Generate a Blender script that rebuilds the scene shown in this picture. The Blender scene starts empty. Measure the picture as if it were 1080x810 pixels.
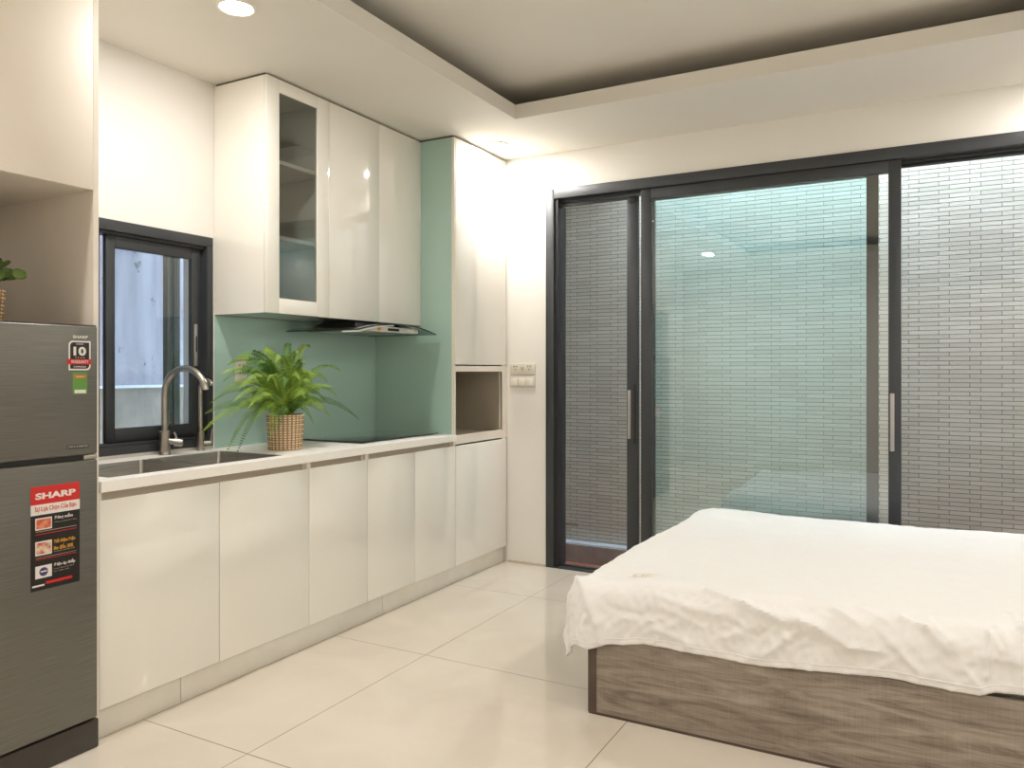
import bpy, bmesh, math, random
from mathutils import Vector, Matrix, noise
PI = math.pi
S = bpy.context.scene
C = S.collection
random.seed(7)

# ---------------------------------------------------------------- materials
def srgb(r, g, b):
    f = lambda c: (c/255/12.92) if c/255 <= .04045 else ((c/255+.055)/1.055)**2.4
    return (f(r), f(g), f(b), 1)

def mat(name, col, rough=.5, metal=0., coat=0., coat_rough=.03, spec=.5, emit=None, estr=0, sss=0):
    m = bpy.data.materials.new(name); m.use_nodes = True
    b = m.node_tree.nodes['Principled BSDF']
    b.inputs['Base Color'].default_value = col
    b.inputs['Roughness'].default_value = rough
    b.inputs['Metallic'].default_value = metal
    b.inputs['Coat Weight'].default_value = coat
    b.inputs['Coat Roughness'].default_value = coat_rough
    b.inputs['Specular IOR Level'].default_value = spec
    if emit:
        b.inputs['Emission Color'].default_value = emit
        b.inputs['Emission Strength'].default_value = estr
    return m

def N(m, t, **kw):
    n = m.node_tree.nodes.new(t)
    for k, v in kw.items():
        if hasattr(n, k): setattr(n, k, v)
    return n

def L(m, a, b): m.node_tree.links.new(a, b)
def bsdf(m): return m.node_tree.nodes['Principled BSDF']

def vary(m, c1, c2, scale=(1, 1, 1), nscale=5, detail=4, bump=0, bdist=.002, lo=.3, hi=.7, coord='Object'):
    """soft procedural colour variation and optional bump"""
    tc = N(m, 'ShaderNodeTexCoord'); mp = N(m, 'ShaderNodeMapping'); mp.inputs['Scale'].default_value = scale
    nz = N(m, 'ShaderNodeTexNoise'); nz.inputs['Scale'].default_value = nscale; nz.inputs['Detail'].default_value = detail
    cr = N(m, 'ShaderNodeValToRGB')
    cr.color_ramp.elements[0].position = lo; cr.color_ramp.elements[1].position = hi
    cr.color_ramp.elements[0].color = c1; cr.color_ramp.elements[1].color = c2
    L(m, tc.outputs[coord], mp.inputs[0]); L(m, mp.outputs[0], nz.inputs['Vector'])
    L(m, nz.outputs['Fac'], cr.inputs[0]); L(m, cr.outputs[0], bsdf(m).inputs['Base Color'])
    if bump:
        bp = N(m, 'ShaderNodeBump'); bp.inputs['Strength'].default_value = bump; bp.inputs['Distance'].default_value = bdist
        L(m, nz.outputs['Fac'], bp.inputs['Height']); L(m, bp.outputs[0], bsdf(m).inputs['Normal'])
    return m

WALL = vary(mat('wall_paint', srgb(238, 235, 228), .6), srgb(229, 225, 218), srgb(233, 230, 223), nscale=2)
CEIL = vary(mat('ceiling_paint', srgb(226, 222, 212), .7), srgb(225, 220, 210), srgb(229, 225, 216), nscale=1.5)
GLOSS = vary(mat('gloss_cream_laminate', srgb(233, 230, 218), .09, coat=.8, coat_rough=.02), srgb(240, 237, 227), srgb(242, 240, 231), nscale=1.3)
MATT = vary(mat('matt_cream_board', srgb(226, 220, 206), .5), srgb(225, 219, 205), srgb(229, 224, 211), nscale=2)
CHANNEL = vary(mat('taupe_channel', srgb(176, 163, 145), .5), srgb(192, 180, 163), srgb(199, 187, 171), nscale=3)
NICHE = vary(mat('taupe_board', srgb(170, 160, 142), .6), srgb(165, 155, 138), srgb(174, 165, 148), nscale=3)
FRBOARD = vary(mat('warm_white_board', srgb(222, 212, 198), .55), srgb(236, 227, 214), srgb(240, 232, 220), nscale=3)
SHADEGAP = vary(mat('shadow_gap', srgb(92, 84, 74), .8), srgb(86, 79, 70), srgb(97, 90, 80), nscale=6)  # shadow line between cabinet tops and ceiling, put into a dark colour
PLINTH = vary(mat('plinth_tile', srgb(224, 219, 207), .3), srgb(219, 214, 202), srgb(228, 223, 211), nscale=7)
ALU = vary(mat('charcoal_aluminium', srgb(66, 66, 66), .42, metal=.25), srgb(56, 59, 62), srgb(64, 67, 69), nscale=4)
ALUD = vary(mat('black_aluminium', srgb(28, 29, 32), .45), srgb(25, 26, 29), srgb(32, 33, 36), nscale=4)
HANDLE = vary(mat('grey_handle', srgb(168, 164, 162), .35, metal=.5), srgb(162, 158, 156), srgb(174, 170, 168), nscale=6)
GREEN = vary(mat('mint_back_painted_glass', srgb(166, 197, 185), .12, coat=1, coat_rough=.01), srgb(164, 195, 183), srgb(169, 200, 188), nscale=1)
QUARTZ = vary(mat('white_quartz', srgb(238, 234, 222), .38, spec=.3), srgb(248, 245, 238), srgb(251, 249, 244), nscale=90, detail=2)
BLACKGL = mat('black_glass', srgb(14, 16, 17), .05, coat=1, coat_rough=.01)
vary(BLACKGL, srgb(13, 15, 16), srgb(17, 19, 20), nscale=3)
STEEL = vary(mat('brushed_steel', srgb(168, 166, 160), .3, metal=.95), srgb(158, 156, 150), srgb(178, 176, 170), scale=(1, 1, 30), nscale=6)
NICKEL = vary(mat('brushed_nickel', srgb(176, 168, 155), .28, metal=.95), srgb(170, 165, 155), srgb(184, 179, 170), nscale=20)
BLACKP = vary(mat('black_plastic', srgb(24, 24, 24), .4), srgb(22, 22, 22), srgb(27, 27, 27), nscale=8)
WHITEP = vary(mat('white_plastic', srgb(236, 231, 218), .35), srgb(233, 228, 215), srgb(239, 234, 222), nscale=8)
SOCKF = vary(mat('grey_cream_plastic', srgb(212, 206, 192), .4), srgb(209, 203, 189), srgb(216, 210, 197), nscale=8)
LAMPM = mat('lamp_diffuser', (1, 1, 1, 1), .5, emit=(1, .96, .91, 1), estr=14)
vary(LAMPM, (.95, .95, .95, 1), (1, 1, 1, 1), nscale=3)
SILVER = vary(mat('satin_silver', srgb(214, 212, 204), .4, metal=.1), srgb(208, 206, 198), srgb(220, 218, 211), nscale=8)

def brushed():
    m = mat('brushed_dark_steel', srgb(112, 110, 103), .36, metal=.6)
    vary(m, srgb(106, 105, 98), srgb(124, 122, 114), scale=(1, 1, 60), nscale=8, detail=6, bump=.04, bdist=.001)
    return m
FRIDGE = brushed()
FRIDGED = vary(mat('dark_brown_plastic', srgb(58, 53, 48), .4), srgb(55, 50, 45), srgb(62, 57, 52), nscale=5)

def glassy(name, tint, ior=1.5, rough=0.0, boost=0.0):
    m = bpy.data.materials.new(name); m.use_nodes = True; nt = m.node_tree; nt.nodes.clear()
    o = N(m, 'ShaderNodeOutputMaterial'); t = N(m, 'ShaderNodeBsdfTransparent'); g = N(m, 'ShaderNodeBsdfGlossy')
    g.inputs['Roughness'].default_value = rough; g.inputs['Color'].default_value = (1, 1, 1, 1)
    tc = N(m, 'ShaderNodeTexCoord'); nz = N(m, 'ShaderNodeTexNoise'); nz.inputs['Scale'].default_value = 2
    cr = N(m, 'ShaderNodeValToRGB'); cr.color_ramp.elements[0].color = tuple(c*.985 for c in tint[:3])+(1,); cr.color_ramp.elements[1].color = tint
    L(m, tc.outputs['Object'], nz.inputs['Vector']); L(m, nz.outputs['Fac'], cr.inputs[0]); L(m, cr.outputs[0], t.inputs['Color'])
    f = N(m, 'ShaderNodeFresnel'); ge = N(m, 'ShaderNodeNewGeometry'); mi = N(m, 'ShaderNodeMapRange')
    mi.inputs['To Min'].default_value = ior; mi.inputs['To Max'].default_value = 1/ior   # same reflectance on both faces of the pane
    L(m, ge.outputs['Backfacing'], mi.inputs[0]); L(m, mi.outputs[0], f.inputs['IOR'])
    ad = N(m, 'ShaderNodeMath', operation='ADD'); ad.inputs[1].default_value = boost
    mx = N(m, 'ShaderNodeMixShader'); L(m, f.outputs[0], ad.inputs[0]); L(m, ad.outputs[0], mx.inputs[0])
    L(m, t.outputs[0], mx.inputs[1]); L(m, g.outputs[0], mx.inputs[2]); L(m, mx.outputs[0], o.inputs[0])
    return m
CLEAR = glassy('clear_glass', (.96, .985, .98, 1), boost=.05)
TEAL = glassy('teal_tinted_glass', (.86, .98, 1, 1))
SMOKE = glassy('smoked_cabinet_glass', (.74, .76, .75, 1), boost=.03)
PANE = glassy('window_glass', (.86, .90, .93, 1))
HOODGL = glassy('hood_glass', (.42, .52, .48, 1), boost=.06)

def screen():
    m = bpy.data.materials.new('insect_mesh'); m.use_nodes = True; nt = m.node_tree; nt.nodes.clear()
    o = N(m, 'ShaderNodeOutputMaterial'); t = N(m, 'ShaderNodeBsdfTransparent'); d = N(m, 'ShaderNodeBsdfDiffuse')
    d.inputs['Color'].default_value = srgb(90, 92, 95)
    tc = N(m, 'ShaderNodeTexCoord'); nz = N(m, 'ShaderNodeTexNoise'); nz.inputs['Scale'].default_value = 3
    mr = N(m, 'ShaderNodeMapRange'); mr.inputs['To Min'].default_value = .11; mr.inputs['To Max'].default_value = .14
    L(m, tc.outputs['Object'], nz.inputs['Vector']); L(m, nz.outputs['Fac'], mr.inputs[0])
    mx = N(m, 'ShaderNodeMixShader'); L(m, mr.outputs[0], mx.inputs[0])
    L(m, t.outputs[0], mx.inputs[1]); L(m, d.outputs[0], mx.inputs[2]); L(m, mx.outputs[0], o.inputs[0])
    return m
MESH = screen()

def floor_mat():
    m = mat('polished_cream_tile', srgb(222, 212, 190), .06, spec=.6)
    g = N(m, 'ShaderNodeNewGeometry'); mp = N(m, 'ShaderNodeMapping'); mp.inputs['Location'].default_value = (-1.0895, -.8, 0)
    L(m, g.outputs['Position'], mp.inputs[0])
    br = N(m, 'ShaderNodeTexBrick', offset=0.0, squash=1.0)
    for k, v in (('Scale', 1), ('Mortar Size', .0017), ('Mortar Smooth', .1), ('Bias', 0), ('Brick Width', .9985), ('Row Height', 1.0)): br.inputs[k].default_value = v
    br.inputs['Mortar'].default_value = srgb(128, 116, 98)
    L(m, mp.outputs[0], br.inputs['Vector'])
    nz = N(m, 'ShaderNodeTexNoise'); nz.inputs['Scale'].default_value = 2.2; nz.inputs['Detail'].default_value = 6; nz.inputs['Distortion'].default_value = .8
    L(m, g.outputs['Position'], nz.inputs['Vector'])
    cr = N(m, 'ShaderNodeValToRGB'); cr.color_ramp.elements[0].position = .35; cr.color_ramp.elements[1].position = .65
    cr.color_ramp.elements[0].color = srgb(214, 204, 188); cr.color_ramp.elements[1].color = srgb(222, 213, 198)
    L(m, nz.outputs['Fac'], cr.inputs[0]); L(m, cr.outputs[0], br.inputs['Color1']); L(m, cr.outputs[0], br.inputs['Color2'])
    L(m, br.outputs['Color'], bsdf(m).inputs['Base Color'])
    mr = N(m, 'ShaderNodeMapRange'); mr.inputs['To Min'].default_value = .07; mr.inputs['To Max'].default_value = .5
    L(m, br.outputs['Fac'], mr.inputs[0]); L(m, mr.outputs[0], bsdf(m).inputs['Roughness'])
    bp = N(m, 'ShaderNodeBump', invert=True); bp.inputs['Distance'].default_value = .001
    L(m, br.outputs['Fac'], bp.inputs['Height']); L(m, bp.outputs[0], bsdf(m).inputs['Normal'])
    return m
FLOORM = floor_mat()

def brick_mat():
    m = mat('split_face_brick', srgb(190, 190, 184), .55)
    g = N(m, 'ShaderNodeNewGeometry'); sp = N(m, 'ShaderNodeSeparateXYZ'); L(m, g.outputs['Position'], sp.inputs[0])
    ax = N(m, 'ShaderNodeMath', operation='ADD'); ax.inputs[1].default_value = .1567*0-2.904+.1567*40
    L(m, sp.outputs['X'], ax.inputs[0])
    az = N(m, 'ShaderNodeMath', operation='ADD'); az.inputs[1].default_value = .0255*40
    L(m, sp.outputs['Z'], az.inputs[0])
    cb = N(m, 'ShaderNodeCombineXYZ'); L(m, ax.outputs[0], cb.inputs[0]); L(m, az.outputs[0], cb.inputs[1])
    br = N(m, 'ShaderNodeTexBrick', offset=.656, offset_frequency=2)
    for k, v in (('Scale', 1), ('Mortar Size', .0016), ('Mortar Smooth', .15), ('Bias', 0), ('Brick Width', .1567), ('Row Height', .0255)): br.inputs[k].default_value = v
    br.inputs['Color1'].default_value = srgb(208, 202, 190); br.inputs['Color2'].default_value = srgb(190, 185, 173); br.inputs['Mortar'].default_value = srgb(96, 94, 88)
    L(m, cb.outputs[0], br.inputs['Vector'])
    nz = N(m, 'ShaderNodeTexNoise'); nz.inputs['Scale'].default_value = 1; nz.inputs['Detail'].default_value = 5
    mp = N(m, 'ShaderNodeMapping'); mp.inputs['Scale'].default_value = (34, 34, 150)
    L(m, g.outputs['Position'], mp.inputs[0]); L(m, mp.outputs[0], nz.inputs['Vector'])
    L(m, br.outputs['Color'], bsdf(m).inputs['Base Color'])
    # heights: mortar low, faces chipped differently from brick to brick
    sep = N(m, 'ShaderNodeSeparateColor'); L(m, br.outputs['Color'], sep.inputs[0])
    mr = N(m, 'ShaderNodeMapRange'); mr.inputs['From Min'].default_value = srgb(190, 1, 1)[0]; mr.inputs['From Max'].default_value = srgb(208, 1, 1)[0]
    mr.inputs['To Min'].default_value = .0; mr.inputs['To Max'].default_value = 1.1
    L(m, sep.outputs[0], mr.inputs[0])
    mu = N(m, 'ShaderNodeMath', operation='MULTIPLY'); L(m, nz.outputs['Fac'], mu.inputs[0]); L(m, mr.outputs[0], mu.inputs[1])
    om = N(m, 'ShaderNodeMath', operation='SUBTRACT'); om.inputs[0].default_value = 1.; L(m, br.outputs['Fac'], om.inputs[1])
    sm = N(m, 'ShaderNodeMath', operation='ADD'); L(m, mu.outputs[0], sm.inputs[0]); L(m, om.outputs[0], sm.inputs[1])
    bp = N(m, 'ShaderNodeBump'); bp.inputs['Strength'].default_value = 1; bp.inputs['Distance'].default_value = .008
    L(m, sm.outputs[0], bp.inputs['Height']); L(m, bp.outputs[0], bsdf(m).inputs['Normal'])
    return m
BRICK = brick_mat()

def wood_mat():
    m = mat('grey_oak', srgb(128, 113, 98), .45)
    g = N(m, 'ShaderNodeNewGeometry'); mp = N(m, 'ShaderNodeMapping'); mp.inputs['Scale'].default_value = (2.2, 2.2, 17)
    L(m, g.outputs['Position'], mp.inputs[0])
    nz = N(m, 'ShaderNodeTexNoise'); nz.inputs['Scale'].default_value = 1.3; nz.inputs['Detail'].default_value = 8; nz.inputs['Roughness'].default_value = .62; nz.inputs['Distortion'].default_value = 1.6
    L(m, mp.outputs[0], nz.inputs['Vector'])
    mp2 = N(m, 'ShaderNodeMapping'); mp2.inputs['Scale'].default_value = (10, 10, 240)
    L(m, g.outputs['Position'], mp2.inputs[0])
    n2 = N(m, 'ShaderNodeTexNoise'); n2.inputs['Scale'].default_value = 1; n2.inputs['Detail'].default_value = 3
    L(m, mp2.outputs[0], n2.inputs['Vector'])
    # saw marks: faint vertical strokes
    mp3 = N(m, 'ShaderNodeMapping'); mp3.inputs['Scale'].default_value = (230, 230, 9)
    L(m, g.outputs['Position'], mp3.inputs[0])
    n3 = N(m, 'ShaderNodeTexNoise'); n3.inputs['Scale'].default_value = 1; n3.inputs['Detail'].default_value = 2
    L(m, mp3.outputs[0], n3.inputs['Vector'])
    a = N(m, 'ShaderNodeMath', operation='MULTIPLY_ADD'); a.inputs[1].default_value = .35; L(m, n2.outputs['Fac'], a.inputs[0]); L(m, nz.outputs['Fac'], a.inputs[2])
    b = N(m, 'ShaderNodeMath', operation='MULTIPLY_ADD'); b.inputs[1].default_value = .16; L(m, n3.outputs['Fac'], b.inputs[0]); L(m, a.outputs[0], b.inputs[2])
    cr = N(m, 'ShaderNodeValToRGB'); e = cr.color_ramp.elements
    e[0].position = .52; e[0].color = srgb(104, 94, 84); e[1].position = .95; e[1].color = srgb(170, 158, 145)
    k = e.new(.70); k.color = srgb(137, 125, 113); k = e.new(.80); k.color = srgb(151, 140, 127)
    L(m, b.outputs[0], cr.inputs[0]); L(m, cr.outputs[0], bsdf(m).inputs['Base Color'])
    return m
WOOD = wood_mat()
BROWN = vary(mat('dark_brown_edging', srgb(84, 68, 60), .5), srgb(78, 63, 55), srgb(90, 74, 66), nscale=6)
DUVETM = vary(mat('white_cotton', srgb(243, 240, 235), .85), srgb(231, 229, 226), srgb(237, 236, 233), nscale=300, detail=2, bump=.06, bdist=.0006)
DUVETM.node_tree.nodes['Principled BSDF'].inputs['Sheen Weight'].default_value = .2
CONC = mat('stained_concrete', srgb(150, 155, 165), .9)
def conc():
    m = CONC
    g = N(m, 'ShaderNodeNewGeometry'); sp = N(m, 'ShaderNodeSeparateXYZ'); L(m, g.outputs['Position'], sp.inputs[0])
    n1 = N(m, 'ShaderNodeTexNoise'); n1.inputs['Scale'].default_value = 2.2; n1.inputs['Detail'].default_value = 8
    mp = N(m, 'ShaderNodeMapping'); mp.inputs['Scale'].default_value = (1, 4, .6); L(m, g.outputs['Position'], mp.inputs[0]); L(m, mp.outputs[0], n1.inputs['Vector'])
    cr = N(m, 'ShaderNodeValToRGB'); cr.color_ramp.elements[0].position = .35; cr.color_ramp.elements[1].position = .65
    cr.color_ramp.elements[0].color = srgb(150, 148, 156); cr.color_ramp.elements[1].color = srgb(176, 174, 182); L(m, n1.outputs['Fac'], cr.inputs[0])
    n2 = N(m, 'ShaderNodeTexNoise'); n2.inputs['Scale'].default_value = 6; n2.inputs['Detail'].default_value = 9; n2.inputs['Roughness'].default_value = .7
    mp2 = N(m, 'ShaderNodeMapping'); mp2.inputs['Scale'].default_value = (1, 1.5, 1.2); L(m, g.outputs['Position'], mp2.inputs[0]); L(m, mp2.outputs[0], n2.inputs['Vector'])
    c2 = N(m, 'ShaderNodeValToRGB'); c2.color_ramp.elements[0].position = .615; c2.color_ramp.elements[1].position = .65
    L(m, n2.outputs['Fac'], c2.inputs[0])
    mx = N(m, 'ShaderNodeMixRGB'); mx.inputs[2].default_value = srgb(110, 108, 110); L(m, c2.outputs[0], mx.inputs[0]); L(m, cr.outputs[0], mx.inputs[1])
    L(m, mx.outputs[0], bsdf(m).inputs['Base Color'])
    bp = N(m, 'ShaderNodeBump'); bp.inputs['Strength'].default_value = .4; bp.inputs['Distance'].default_value = .01
    L(m, n2.outputs['Fac'], bp.inputs['Height']); L(m, bp.outputs[0], bsdf(m).inputs['Normal'])
conc()
CONC2 = vary(mat('beige_concrete', srgb(172, 164, 152), .9), srgb(134, 126, 115), srgb(162, 153, 140), scale=(1, 2, 1), nscale=4, detail=8, bump=.2)
LEDGE = vary(mat('pale_ledge', srgb(225, 228, 230), .7), srgb(220, 223, 225), srgb(230, 233, 235), nscale=5)
POSTM = vary(mat('dark_green_metal', srgb(52, 62, 52), .5), srgb(38, 50, 42), srgb(96, 98, 78), scale=(1, 40, .5), nscale=2.2)
TERRA = mat('terracotta_tile', srgb(150, 96, 76), .4)
def terra():
    m = TERRA; g = N(m, 'ShaderNodeNewGeometry'); br = N(m, 'ShaderNodeTexBrick', offset=0.)
    for k, v in (('Scale', 1), ('Mortar Size', .004), ('Brick Width', .3), ('Row Height', .3)): br.inputs[k].default_value = v
    br.inputs['Color1'].default_value = srgb(184, 116, 90); br.inputs['Color2'].default_value = srgb(172, 110, 88); br.inputs['Mortar'].default_value = srgb(150, 135, 122)
    mp = N(m, 'ShaderNodeMapping'); mp.inputs['Rotation'].default_value = (0, 0, 0); mp.inputs['Location'].default_value = (-.02, -.77, 0)
    L(m, g.outputs['Position'], mp.inputs[0]); L(m, mp.outputs[0], br.inputs['Vector']); L(m, br.outputs['Color'], bsdf(m).inputs['Base Color'])
terra()
CURB = vary(mat('dark_granite', srgb(112, 102, 98), .25), srgb(140, 130, 124), srgb(156, 146, 140), nscale=12, detail=6)
SKYLIT = vary(mat('skylit_ledge_top', srgb(205, 212, 220), .5), srgb(200, 207, 215), srgb(210, 217, 225), nscale=9)  # skylight on the curb's top, put into a pale bluish colour

def leafm(name, a, b):
    m = vary(mat(name, a, .5), a, b, nscale=14, detail=2)
    return m
FERN = leafm('fern_green', srgb(96, 134, 36), srgb(156, 186, 70))
FERN2 = leafm('fern_dark_green', srgb(54, 98, 36), srgb(104, 146, 52))
STEMM = vary(mat('fern_stem', srgb(110, 120, 50), .6), srgb(104, 113, 45), srgb(120, 130, 58), nscale=9)
ROUNDL = leafm('eucalyptus_green', srgb(52, 84, 44), srgb(120, 148, 76))
SOIL = vary(mat('dark_soil', srgb(44, 36, 28), .95), srgb(34, 28, 22), srgb(58, 47, 36), nscale=60, bump=.6, bdist=.004)

def basket_mat2():
    m = mat('woven_straw_tan', srgb(200, 170, 130), .8)
    tc = N(m, 'ShaderNodeTexCoord'); sp = N(m, 'ShaderNodeSeparateXYZ'); L(m, tc.outputs['UV'], sp.inputs[0])
    sx = N(m, 'ShaderNodeMath', operation='SINE'); sz = N(m, 'ShaderNodeMath', operation='SINE')
    L(m, sp.outputs[0], sx.inputs[0]); L(m, sp.outputs[1], sz.inputs[0])
    mu = N(m, 'ShaderNodeMath', operation='MAXIMUM'); L(m, sx.outputs[0], mu.inputs[0]); L(m, sz.outputs[0], mu.inputs[1])
    nz = N(m, 'ShaderNodeTexNoise'); nz.inputs['Scale'].default_value = 70; L(m, tc.outputs['Object'], nz.inputs['Vector'])
    ad = N(m, 'ShaderNodeMath', operation='MULTIPLY_ADD'); ad.inputs[1].default_value = .8; L(m, nz.outputs['Fac'], ad.inputs[0]); L(m, mu.outputs[0], ad.inputs[2])
    cr = N(m, 'ShaderNodeValToRGB'); e = cr.color_ramp.elements
    e[0].position = .35; e[0].color = srgb(232, 214, 182); e[1].position = 1.0; e[1].color = srgb(160, 126, 90)
    L(m, ad.outputs[0], cr.inputs[0]); L(m, cr.outputs[0], bsdf(m).inputs['Base Color'])
    return m
def basket_mat():
    m = mat('woven_straw', srgb(190, 160, 122), .8)
    tc = N(m, 'ShaderNodeTexCoord'); nz = N(m, 'ShaderNodeTexNoise'); nz.inputs['Scale'].default_value = 60
    L(m, tc.outputs['Object'], nz.inputs['Vector'])
    cr = N(m, 'ShaderNodeValToRGB'); cr.color_ramp.elements[0].color = srgb(168, 134, 98); cr.color_ramp.elements[1].color = srgb(222, 198, 162)
    cr.color_ramp.elements[0].position = .3; cr.color_ramp.elements[1].position = .7
    L(m, nz.outputs['Fac'], cr.inputs[0]); L(m, cr.outputs[0], bsdf(m).inputs['Base Color'])
    return m
STRAW = basket_mat2()
REDP = vary(mat('red_print', srgb(206, 36, 34), .35), srgb(200, 34, 32), srgb(210, 40, 37), nscale=5)
BLACKPR = vary(mat('black_print', srgb(26, 23, 22), .35), srgb(24, 21, 20), srgb(29, 26, 25), nscale=5)
WHITEPR = vary(mat('white_print', srgb(232, 226, 220), .4), srgb(229, 223, 217), srgb(235, 230, 224), nscale=5)
GREENPR = vary(mat('green_print', srgb(96, 150, 62), .4), srgb(92, 146, 58), srgb(101, 155, 67), nscale=5)
ORANGEPR = vary(mat('orange_print', srgb(196, 110, 50), .4), srgb(192, 106, 46), srgb(200, 115, 55), nscale=5)
YELLOWPR = vary(mat('yellow_print', srgb(222, 160, 44), .4), srgb(218, 156, 40), srgb(226, 165, 50), nscale=5)
PICRED = vary(mat('meat_picture', srgb(200, 80, 50), .4), srgb(190, 44, 30), srgb(228, 150, 110), nscale=45, detail=1)
PICMIX = vary(mat('fruit_picture', srgb(200, 180, 140), .4), srgb(190, 40, 60), srgb(228, 222, 190), nscale=50, detail=1)
PICBLUE = vary(mat('dial_picture', srgb(60, 60, 110), .4), srgb(44, 44, 96), srgb(90, 90, 140), nscale=40)
CHROMETXT = vary(mat('silver_print', srgb(200, 198, 192), .3, metal=.7), srgb(190, 188, 182), srgb(210, 208, 202), nscale=9)
GOLD = vary(mat('gold_thread', srgb(206, 190, 130), .6), srgb(190, 172, 108), srgb(222, 208, 158), nscale=40)

# ---------------------------------------------------------------- mesh helpers
def box(bm, a, b, bev=0., seg=2):
    x0, y0, z0 = [min(a[i], b[i]) for i in range(3)]; x1, y1, z1 = [max(a[i], b[i]) for i in range(3)]
    r = bmesh.ops.create_cube(bm, size=1)
    vs = r['verts']
    for v in vs:
        v.co = Vector(((x0+x1)/2+v.co.x*(x1-x0), (y0+y1)/2+v.co.y*(y1-y0), (z0+z1)/2+v.co.z*(z1-z0)))
    if bev > 0:
        es = list({e for v in vs for e in v.link_edges})
        bmesh.ops.bevel(bm, geom=es, offset=bev, segments=seg, affect='EDGES', profile=.5)
    return vs

def cyl(bm, p0, p1, r0, r1=None, seg=24, caps=True):
    r1 = r0 if r1 is None else r1
    p0 = Vector(p0); p1 = Vector(p1); d = (p1-p0).normalized()
    t = Vector((0, 0, 1)) if abs(d.z) < .9 else Vector((1, 0, 0))
    u = d.cross(t).normalized(); w = d.cross(u)
    A = []; B = []
    for i in range(seg):
        a = 2*PI*i/seg; o = u*math.cos(a)+w*math.sin(a)
        A.append(bm.verts.new(p0+o*r0)); B.append(bm.verts.new(p1+o*r1))
    for i in range(seg):
        j = (i+1) % seg; bm.faces.new((A[i], A[j], B[j], B[i]))
    if caps:
        bm.faces.new(A[::-1]); bm.faces.new(B)

def tube(bm, pts, rad, seg=14, caps=True):
    pts = [Vector(p) for p in pts]; n = len(pts)
    rr = rad if isinstance(rad, (list, tuple)) else [rad]*n
    rings = []; u = None
    for i, p in enumerate(pts):
        d = (pts[min(i+1, n-1)]-pts[max(i-1, 0)]).normalized()
        if u is None:
            t = Vector((0, 0, 1)) if abs(d.z) < .9 else Vector((0, 1, 0))
            u = d.cross(t).normalized()
        else: u = (u-d*u.dot(d)).normalized()
        w = d.cross(u)
        rings.append([bm.verts.new(p+(u*math.cos(2*PI*k/seg)+w*math.sin(2*PI*k/seg))*rr[i]) for k in range(seg)])
    for i in range(n-1):
        for k in range(seg):
            j = (k+1) % seg; bm.faces.new((rings[i][k], rings[i][j], rings[i+1][j], rings[i+1][k]))
    if caps: bm.faces.new(rings[0][::-1]); bm.faces.new(rings[-1])

def obj(name, bm, m, parent=None, smooth=False, kind=None, label=None):
    bmesh.ops.recalc_face_normals(bm, faces=bm.faces)
    me = bpy.data.meshes.new(name); bm.to_mesh(me); bm.free()
    me.materials.append(m)
    if smooth:
        for p in me.polygons: p.use_smooth = True
        try: me.set_sharp_from_angle(angle=math.radians(40))
        except Exception: pass
    o = bpy.data.objects.new(name, me); C.objects.link(o)
    if parent:
        o.parent = parent; o.matrix_parent_inverse = parent.matrix_world.inverted()
    if kind: o['kind'] = kind
    if label: o['label'] = label
    return o

def bx(name, a, b, m, parent=None, bev=0., kind=None, label=None, smooth=None):
    bm = bmesh.new(); box(bm, a, b, bev)
    return obj(name, bm, m, parent, smooth=bev > 0 if smooth is None else smooth, kind=kind, label=label)

def boxes(name, lst, m, parent=None, bev=0., kind=None, label=None):
    bm = bmesh.new()
    for a, b in lst: box(bm, a, b, bev)
    return obj(name, bm, m, parent, smooth=bev > 0, kind=kind, label=label)

def thing(name, label, cat, loc=(0, 0, 0), group=None, kind=None):
    o = bpy.data.objects.new(name, None); o.empty_display_size = .05; C.objects.link(o); o.location = loc
    bpy.context.view_layer.update()
    if kind: o['kind'] = kind
    else: o['category'] = cat
    if label: o['label'] = label
    if group: o['group'] = group
    return o

def tag(o, label, cat, group=None):
    o['label'] = label; o['category'] = cat
    if group: o['group'] = group
    return o

def text(name, s, loc, size, m, parent, axes='x', width=None, height=None, bold=0., depth=.0003):
    """flat lettering: axes 'x' reads along +y and faces +x"""
    cu = bpy.data.curves.new('t', 'FONT'); cu.body = s; cu.size = size; cu.extrude = depth; cu.offset = bold
    cu.align_x = 'CENTER'; cu.align_y = 'CENTER'; cu.resolution_u = 3
    to = bpy.data.objects.new('t', cu); C.objects.link(to)
    bpy.context.view_layer.update()
    dg = bpy.context.evaluated_depsgraph_get()
    me = bpy.data.meshes.new_from_object(to.evaluated_get(dg)); C.objects.unlink(to); bpy.data.objects.remove(to)
    if len(me.vertices):
        xs = [v.co.x for v in me.vertices]; ys = [v.co.y for v in me.vertices]
        sx = (width/(max(xs)-min(xs))) if width else 1; sy = (height/(max(ys)-min(ys))) if height else (sx if width else 1)
        cx = (max(xs)+min(xs))/2; cy = (max(ys)+min(ys))/2
        for v in me.vertices:
            a = (v.co.x-cx)*sx; b = (v.co.y-cy)*sy; z = v.co.z
            v.co = Vector((loc[0]+z, loc[1]+a, loc[2]+b))
    me.name = name; me.materials.clear(); me.materials.append(m)
    o = bpy.data.objects.new(name, me); C.objects.link(o)
    o.parent = parent; o.matrix_parent_inverse = parent.matrix_world.inverted()
    return o

# ---------------------------------------------------------------- camera
H = 1.24; YAW = math.radians(28.64); F = 820.; HY = 391.5
cam = bpy.data.cameras.new('camera'); co = bpy.data.objects.new('camera', cam); C.objects.link(co)
co.location = (3.05, 0, H); co.rotation_euler = (PI/2, 0, YAW)
cam.sensor_width = 36; cam.lens = F/1080*36; cam.shift_y = -(405-HY)/1080; cam.clip_start = .05
S.camera = co
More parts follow.
